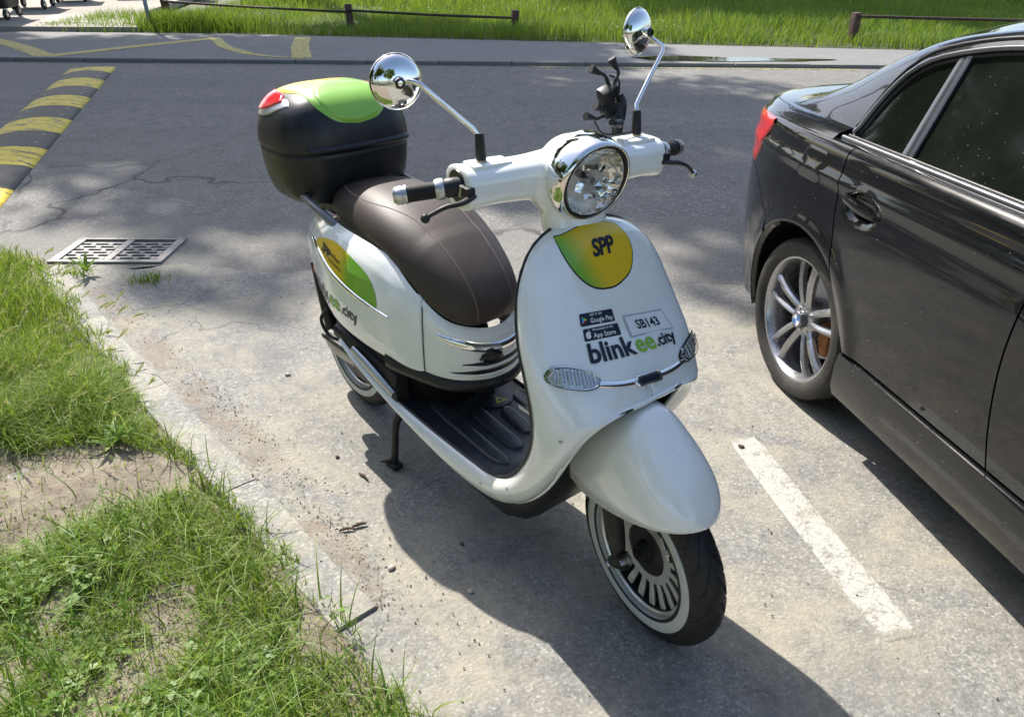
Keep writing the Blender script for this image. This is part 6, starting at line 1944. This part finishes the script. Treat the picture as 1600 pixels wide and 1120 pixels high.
# ---- fork: two dark legs on the steering axis side
for sd in (-1, 1):
    pass
    W(tube('fork_leg', [(1.262, sd*.060, .56), (1.305, sd*.068, .43), (1.352, sd*.076, .285), (1.358, sd*.075, .245)], [.020, .024, .024, .018], M['black_metal'], sco, n=14, steps=12))
    o = W(lathe('axle_nut', [(0, .016), (.009, .016), (.011, .012), (.011, -.004), (.016, -.006), (.016, -.014)], M['bolt'], sco, (1.387, sd*.078, .240), (0, sd, 0), n=12))
    o = W(lathe('fork_bolt', [(0, .014), (.0075, .014), (.009, .011), (.009, -.010)], M['satin'], sco, (1.345, sd*.086, .205), (0, sd, 0), n=8))
    W(tube('link', [(1.345, sd*.080, .206), (1.362, sd*.080, .222), (1.392, sd*.077, .240)], [.014, .020, .021], M['black_metal'], sco, n=12, steps=8))
W(lathe('brake_disc', [(.045, 0), (.095, 0), (.095, .003), (.045, .003)], M['satin'], sco, (1.387, .055, .240), (0, 1, 0), n=40))
# ---- front fender
def fender():
    xs2 = 1.375 + np.sin(np.linspace(-1.45, math.pi/2, 54))*.190
    rws = []
    for x in xs2:
        zs = float(itp(x, [1.17, 1.22, 1.29, 1.36, 1.42, 1.47, 1.51, 1.54, 1.556, 1.565], [.560, .600, .625, .632, .603, .568, .531, .494, .471, .447])[0])
        zr = float(itp(x, [1.17, 1.20, 1.25, 1.35, 1.45, 1.51, 1.565], [.372, .372, .368, .388, .418, .436, .445])[0])
        w = float(itp(x, [1.17, 1.25, 1.35, 1.43, 1.49, 1.525, 1.548, 1.560, 1.565], [.096, .102, .105, .102, .092, .074, .050, .026, .003])[0])
        row = []
        for k in range(33):
            a = math.pi*k/32; c, s = math.cos(a), math.sin(a)
            y = -w*math.copysign(abs(c)**.74, c)*(1.0 + .05*(1-s)*0); z = zr + (zs - zr)*abs(s)**.86
            row.append((x, y, z))
        rws.append(row)
    o = grid('front_fender', rws, M['white'], sco)
    me = o.data
    mm = o.modifiers.new('s', 'SOLIDIFY'); mm.thickness = .004; mm.offset = 0
    return o
W(fender())
for o in WH:
    o.data.transform(Mw)
    for ch in o.children: ch.data.transform(Mw)
# steering column between neck and fork
tube('steering_column', [(1.06, 0, 1.05), (1.16, 0, .80), (1.25, 0, .60), (1.29, 0, .50)], .028, M['black_metal'], sco, n=12, steps=8)
# ---- rear wheel, swing arm, exhaust-like cover, stand
rw = scooter_wheel((.0, 0, .243), .2395, .048, 20)
for ch in list(rw.children):
    if ch.name.startswith('spoke') and 'ring' not in ch.name and ch.data.vertices[0].co.y < 0 and False: pass
lathe('hub_motor', [(.0, -.060), (.10, -.056), (.124, -.044), (.130, -.02), (.130, .02), (.124, .044), (.10, .056), (0, .060)], M['black_metal'], sco, (0, 0, .245), (0, 1, 0), n=48)
for sd in (-1, 1):
    tube('swing_arm', [(.36, sd*.085, .285), (.2, sd*.092, .27), (.0, sd*.090, .245)], [.024, .026, .020], M['satin'], sco, n=10, steps=10)
    tube('rear_shock', [(-.02, sd*.10, .27), (-.06, sd*.10, .42), (-.09, sd*.10, .56)], .022, M['black_metal'], sco, n=10, steps=8)
rws = []
for th in np.linspace(R(20), R(128), 24):
    rws.append([(.272*math.cos(th)*1.0, y*1.25, .245 + (.272 - (abs(y)/.06)**3*.03)*math.sin(th)) for y in np.linspace(-.06, .06, 9)])
grid('rear_mudguard', rws, M['black_plastic'], sco, solid=.004)
# silver side cover over the rear wheel (seen low left of the photo)
rws = []
for f in np.linspace(0, 1, 24):
    x = lerp(.42, .015, f); zc = lerp(.325, .318, f); h = float(np.interp(f, [0, .2, .8, .95, 1], [.018, .036, .046, .040, .012])); w = float(np.interp(f, [0, .2, .8, .95, 1], [.012, .022, .030, .026, .008]))
    rws.append([(x, -.135 + w*math.cos(a), zc + h*math.sin(a)) for a in np.linspace(0, 2*math.pi, 20, endpoint=False)])
cov = grid('side_cover', rws, mat('dull_silver_cover', (.36, .35, .33), .38, metal=.7, var=.1, scale=14, dust=.3), sco, closed_c=True, caps=True); sharp(cov, 50)
tube('cover_rib', [(.38, -.160, .350), (.25, -.168, .352), (.04, -.166, .345)], [.008, .012, .010], M['black_plastic'], sco, n=8, steps=10)
# licence plate bracket and indicators at the tail
for sd in (-1, 1):
    tube('indicator_stalk', [(-.05, sd*.08, .56), (-.035, sd*.11, .558)], .008, M['black_metal'], sco, n=8, steps=4)
    o = lathe('rear_indicator', [(0, .028), (.014, .024), (.022, .010), (.024, -.006), (.016, -.016), (0, -.018)], M['orange'], sco, (-.030, sd*.112, .556), (0, sd, 0), n=20)
tube('tail_cable', [(.06, -.150, .45), (.03, -.165, .40), (.07, -.165, .36), (.12, -.150, .355)], .006, M['rubber'], sco, n=8, steps=14)
# red tail lamp
tp = []
rws = []
for t in np.linspace(.72, .92, 8): rws.append([body_pt(i, t, -1) + np.array([-.006, 0, 0]) for i in range(14, -1, -1)] + [body_pt(i, t, 1) + np.array([-.006, 0, 0]) for i in range(1, 15)])
grid('tail_lamp', rws, M['red'], sco, flip=True)
# centre stand
def stand_leg(sd):
    st = tube('centre_stand', [(.455, sd*.095, .270), (.460, sd*.128, .225), (.448, sd*.146, .180), (.438, sd*.150, .10), (.428, sd*.152, .022)], [.014, .0145, .013, .012, .012], M['black_metal'], sco, n=12, steps=20)
    box('foot', (.425, sd*.152, .012), (.055, .036, .020), M['black_metal'], st, bev=.005)
    tube('foot_tang', [(.43, sd*.160, .035), (.40, sd*.172, .018), (.385, sd*.178, .012)], [.007, .006, .004], M['black_metal'], st, n=8, steps=6)
    return st
stand_leg(-1); stand_leg(1)
tube('stand_bar', [(.458, -.10, .262), (.458, .10, .262)], .012, M['black_metal'], sco, n=10)
tube('side_stand', [(.62, .14, .22), (.52, .165, .20), (.40, .175, .20)], [.010, .010, .009], M['black_metal'], sco, n=8, steps=8)

# ---- shell details: indicators, chrome strip, badge, prints
front = lambda a, b_: ((2.2, a*1.0, b_), (-1, 0, 0))
def wrap(a, b_):            # a measured round the nose of the shield
    k = a/.30; return ((.95 + 1.2*math.cos(k), 1.2*math.sin(k), b_), (-math.cos(k), -math.sin(k), 0))
M['lamp_silver'] = mat('lamp_silver', (.62, .63, .62), .22, metal=.7, var=.12, scale=90, bump=.3, bscale=260)
def outline_fan(P):
    P = [tuple(p) for p in P]; c = (sum(p[0] for p in P)/len(P), sum(p[1] for p in P)/len(P))
    return [c] + P, [(0, i+1, (i+1) % len(P) + 1) for i in range(len(P))]
def ring_fill(P, nr=8):
    P = np.array(P); c = P.mean(0); V = []; n = len(P)
    for k in range(nr + 1): V += [tuple(c + (p - c)*max(.001, k/nr)) for p in P]
    return V, grid_faces(nr + 1, n, closed_c=True)
def sticker(name, P, off, m_, par=shell, mapper=wrap, tree=TREE_SH, thick=None, smooth_n=None, nr=8):
    if smooth_n: P = cr(list(P) + [P[0]], smooth_n + 1)[:-1]
    V, F = ring_fill(P, nr)
    return project(name, V, F, mapper, tree, off, m_, par)
# indicator lamps at both lower corners of the shield
IR = [(-.203, .737), (-.196, .7475), (-.178, .7500), (-.150, .7445), (-.118, .7300), (-.102, .7180), (-.100, .7080), (-.110, .7010), (-.128, .7010), (-.155, .7080), (-.182, .7170), (-.199, .7270)]
for sd in (-1, 1):
    P = IR if sd < 0 else [(-a, b_ + .24*a) for a, b_ in IR]
    sticker('indicator_frame', P, .0025, M['black_plastic'], smooth_n=50)
    c = np.mean(P, 0); Q = [tuple(c + (np.array(p) - c)*np.array([.92, .82])) for p in P]
    sticker('indicator_bezel', [tuple(c + (np.array(p) - c)*np.array([.965, .91])) for p in P], .0038, M['chrome'], smooth_n=50)
    lamp = sticker('indicator_lamp', Q, .0046, M['lamp_silver'], smooth_n=50)
    for k in range(6):
        x = sd*(.118 + k*.0135); zc = .716 + .0022*k*2 - (0 if sd < 0 else .24*x)
        strip_on('indicator_rib', [(x, zc - .012), (x + sd*.002, zc + .014)], .010, wrap, TREE_SH, .0045, M['lamp_silver'], lamp, n=6, thick=.0035)
    cov_ = sticker('indicator_cover', Q, .0105, M['glass'], smooth_n=50)
    m_ = cov_.modifiers.new('s', 'SOLIDIFY'); m_.thickness = .002
# chrome strip with centre badge
strip_on('chrome_strip', [(-.104, .7065), (-.08, .699), (-.05, .692), (0, .685), (.04, .681), (.075, .679), (.106, .680)], .012, wrap, TREE_SH, .0, M['chrome'], shell, n=60, thick=.005)
def tilt(P, cx=.003, cz=.684, k=-.10): return [(cx + a, cz + b_ + k*a) for a, b_ in P]
o = sticker('badge_frame', tilt([(-.027, -.010), (-.034, 0), (-.027, .010), (.027, .010), (.034, 0), (.027, -.010)]), .007, M['chrome']); m_ = o.modifiers.new('s', 'SOLIDIFY'); m_.thickness = .007
o = sticker('badge_plate', tilt([(-.021, -.0058), (-.026, 0), (-.021, .0058), (.021, .0058), (.026, 0), (.021, -.0058)]), .0085, M['navy']); m_ = o.modifiers.new('s', 'SOLIDIFY'); m_.thickness = .003
# yellow-green tongue shaped sticker below the neck
M['tongue'] = m_grad('tongue_yellow_green', [(0.0, GRN), (.16, GRN), (.40, YEL), (.90, YEL), (1.0, GRN)], (0.0, 1.0, .45), .305, .54, dots=330, jitter=.14)
TG = [(-.162, .979), (-.142, .950), (-.122, .925), (-.102, .905), (-.080, .888), (-.052, .874), (-.021, .867), (.018, .865), (.058, .872), (.088, .883), (.108, .899), (.124, .925), (.126, .950), (.112, .972), (.105, .978), (.085, .984), (.045, .991), (0, .995), (-.05, .993), (-.10, .987), (-.135, .982)]
sticker('tongue_outline', [(p[0]*1.018, (p[1] - .93)*1.02 + .93 - (.0022 if p[1] < .97 else 0)) for p in TG if 1], .0007, M['black_print'], smooth_n=90, nr=14)
sticker('tongue_sticker', TG, .0012, M['tongue'], smooth_n=90, nr=14)
# geometric SPP logo: stroke paths drawn as ribbons
def ribbon2(paths, w):
    V = []; F = []
    for P in paths:
        P = np.array(P, float); T = np.gradient(P, axis=0); T /= np.linalg.norm(T, axis=1)[:, None] + 1e-9; N = np.stack([-T[:, 1], T[:, 0]], 1); k = len(V)
        for p, n in zip(P, N): V += [tuple(p + n*w/2), tuple(p - n*w/2)]
        F += [(k+2*i, k+2*i+1, k+2*i+3, k+2*i+2) for i in range(len(P)-1)]
    return V, F
def arcp_(cx, cy, rx, ry, a0, a1, n=9): return [(cx + rx*math.cos(R(a)), cy + ry*math.sin(R(a))) for a in np.linspace(a0, a1, n)]
def spp(ox, oy, h, mapper, tree, off, m_, par, name='logo', two=False, rot=0, mirror=False):
    """heavy rounded letters with a slanted cut through each, as on the sticker"""
    V, F = text_geo('SP' if two else 'SPP', h*1.42, h*.050, .94)
    wd = max(v[0] for v in V) - min(v[0] for v in V); k = h*(2.0 if two else 2.75)/wd
    V = [(a*k, b_) for a, b_ in V]
    c, s = math.cos(rot), math.sin(rot)
    V = [(ox + x*c - y*s, oy + x*s + y*c) for x, y in V]
    return project(name, V, F, mapper, tree, off, m_, par, cuts=h*.5)
# on the shield the reader sees +y on the right, so text x runs along +y
spp(-.040, .934, .034, wrap, TREE_SH, .0024, M['navy'], shell, rot=-.03)
def print_on(txt, x, y, size, m_, mapper=wrap, tree=TREE_SH, off=.0022, par=shell, bold=0.0, sp=1.0, name='lettering', slope=0.0, width=None, flipx=False, cuts=.014, grow=0.0):
    V, F = text_geo(txt, size, bold, sp)
    if width:
        xs2 = [v[0] for v in V]; k = width/(max(xs2) - min(xs2)); mn = min(xs2); V = [((a - mn)*k, b_) for a, b_ in V]
    V = [(a, b_*(1 + grow*a) + a*slope) for a, b_ in V]
    V = [(x + (-a if flipx else a), y + b_) for a, b_ in V]
    if flipx: F = [f[::-1] for f in F]
    return project(name, V, F, mapper, tree, off, m_, par, cuts=cuts)
def rr2(x0, x1, y0, y1, r, n=4):
    o = []
    for cx, cy, a0 in ((x1 - r, y1 - r, 0), (x0 + r, y1 - r, 90), (x0 + r, y0 + r, 180), (x1 - r, y0 + r, 270)):
        for k in range(n + 1): a = R(a0 + 90*k/n); o.append((cx + r*math.cos(a), cy + r*math.sin(a)))
    return o
# word mark
SL = -.10
def zl(a): return .7455 + SL*(a + .111)
print_on('blink', -.112, zl(-.112) - .001, .047, M['navy'], bold=.0013, width=.119, slope=SL)
print_on('ee', .0095, zl(.0095) - .001, .047, M['print_green'], bold=.0009, width=.053, slope=SL)
print_on('.city', .065, zl(.065), .031, M['navy'], bold=.0008, width=.058, slope=SL)
def badge(x0, zc, w, h): sticker('store_badge', tilt(rr2(-w/2, w/2, -h/2, h/2, .003), x0 + w/2, zc + SL*w/2), .0012, M['navy'])
badge(-.118, .822, .100, .0240); badge(-.114, .7935, .100, .0225)
print_on('GET IT ON', -.090, .8247, .0062, M['print_white'], width=.036, slope=SL, off=.0028, bold=.0001)
print_on('Google Play', -.0905, .8118, .0125, M['print_white'], width=.067, bold=.0002, slope=SL)
def bm_(P, mm): V2, F2 = outline_fan([(-.1055 + a, .8205 + b_) for a, b_ in P]); project('badge_mark', V2, F2, wrap, TREE_SH, .0021, M[mm], shell)
bm_([(-.008, -.007), (-.008, .007), (-.002, 0)], 'play_blue'); bm_([(-.008, .007), (.002, .002), (-.002, 0)], 'play_green'); bm_([(.002, .002), (.006, 0), (.002, -.002), (-.002, 0)], 'play_yellow'); bm_([(-.008, -.007), (-.002, 0), (.002, -.002)], 'play_red')
print_on('Download on the', -.090, .7968, .0056, M['print_white'], width=.058, slope=SL, off=.0028, bold=.0001)
print_on('App Store', -.0905, .7838, .0125, M['print_white'], width=.062, bold=.0002, slope=SL)
ap = [(0, -.0065), (.0035, -.006), (.0052, -.0025), (.0040, -.0005), (.0055, .0032), (.003, .0052), (0, .0044), (-.003, .0052), (-.0055, .0028), (-.0058, -.002), (-.003, -.006)]
sticker('badge_mark', [(-.1025 + a*1.15, .7920 + b_*1.1) for a, b_ in ap], .0021, M['print_white'], smooth_n=24, nr=3)
sticker('badge_mark', [(-.1025 + a, .7920 + b_) for a, b_ in ((.0002, .0065), (.0028, .0078), (.0030, .0100), (.0006, .0088))], .0021, M['print_white'], nr=2)
# number sticker
sticker('number_sticker_frame', tilt(rr2(-.062, .062, -.0215, .0215, .001), .070, .7725, -.155), .0018, M['print_grey'], nr=14)
sticker('number_sticker', tilt(rr2(-.0585, .0585, -.0185, .0185, .001), .070, .7725, -.155), .0025, M['print_white'], nr=14)
print_on('SB143', .036, .7705, .0245, M['navy'], bold=.0006, width=.068, slope=-.155, off=.0032)

for a_, z_ in ((-.150, .655), (-.165, .66)):
    pass
for (yy, zz_, xx) in ((-.30, .345, 1.09), (-.30, .285, .97), (-.30, .60, 1.29)):
    h, n_, i_, d_ = TREE_SH.ray_cast(Vector((xx, yy, zz_)), Vector((0, 1, 0)))
    if h is not None: lathe('screw', [(0, .0016), (.0035, .0014), (.0045, 0)], M['bolt'], shell, h, n_ if n_.y < 0 else -n_, n=10)

# ---- prints on the right hand side panel (reader sees +x on the right)
sidem = lambda a, b_: ((a, -1.0, b_), (0, 1, 0))
M['side_grad'] = m_grad('side_yellow_green', [(0.0, YEL), (.46, YEL), (.58, GRN), (1.0, GRN)], (1.0, 0.0, .0), .17, .56, dots=330, jitter=.16)
sleft = lambda a, b_: ((a, 1.0, b_), (0, -1, 0))
for sd, mp2, lab in ((-1, sidem, ''), (1, sleft, '')):
    PAN = panels[0 if sd < 0 else 1]
    dec = [(.14, .722), (.17, .738), (.21, .749), (.254, .757), (.298, .760), (.354, .753), (.422, .738), (.469, .723), (.503, .701), (.520, .674), (.524, .636), (.485, .642), (.443, .649), (.384, .659), (.333, .670), (.273, .686), (.20, .709), (.16, .715)]
    sticker('side_decal', dec, .0014, M['side_grad'], par=PAN, mapper=mp2, tree=TREE_SIDE, smooth_n=80, nr=14)
    strip_on('chrome_moulding', [(.10, .716), (.15, .711), (.20, .701), (.273, .677), (.333, .662), (.384, .651), (.443, .641), (.50, .632), (.570, .621)], [.008, .015, .016, .016, .015, .008], mp2, TREE_SIDE, .0005, M['chrome'], PAN, n=70, thick=.006)
    fx_ = sd > 0
    if not fx_:
        ws = (('blink', .098, .553, .080, 'navy', .0020, .148), ('ee', .250, .553, .080, 'print_green', .0014, .072), ('.city', .328, .553, .055, 'navy', .0013, .098))
        for w_, x_, z_, s_, mm, bo_, wd in ws: print_on(w_, x_, z_, s_, M[mm], mp2, TREE_SIDE, .002, PAN, bold=bo_, width=wd, slope=0)
        print_on('electric', .15, .531, .022, M['print_grey'], mp2, TREE_SIDE, .002, PAN, width=.08, slope=0)
    else:
        ws = (('blink', .43, .553, .080, 'navy', .0020, .148), ('ee', .278, .553, .080, 'print_green', .0014, .072), ('.city', .200, .553, .055, 'navy', .0013, .098))
        for w_, x_, z_, s_, mm, bo_, wd in ws: print_on(w_, x_, z_, s_, M[mm], mp2, TREE_SIDE, .002, PAN, bold=bo_, width=wd, slope=0, flipx=True)
print_on('POHÁŇANÝ', .268, .721, .0155, M['navy'], sidem, TREE_SIDE, .0024, panels[0], width=.078, slope=-.17, bold=.0002)
print_on('ELEKTRINOU', .272, .703, .0155, M['navy'], sidem, TREE_SIDE, .0024, panels[0], width=.082, slope=-.17, bold=.0002)
spp(.212, .718, .024, sidem, TREE_SIDE, .0024, M['navy'], panels[0], rot=-.17)
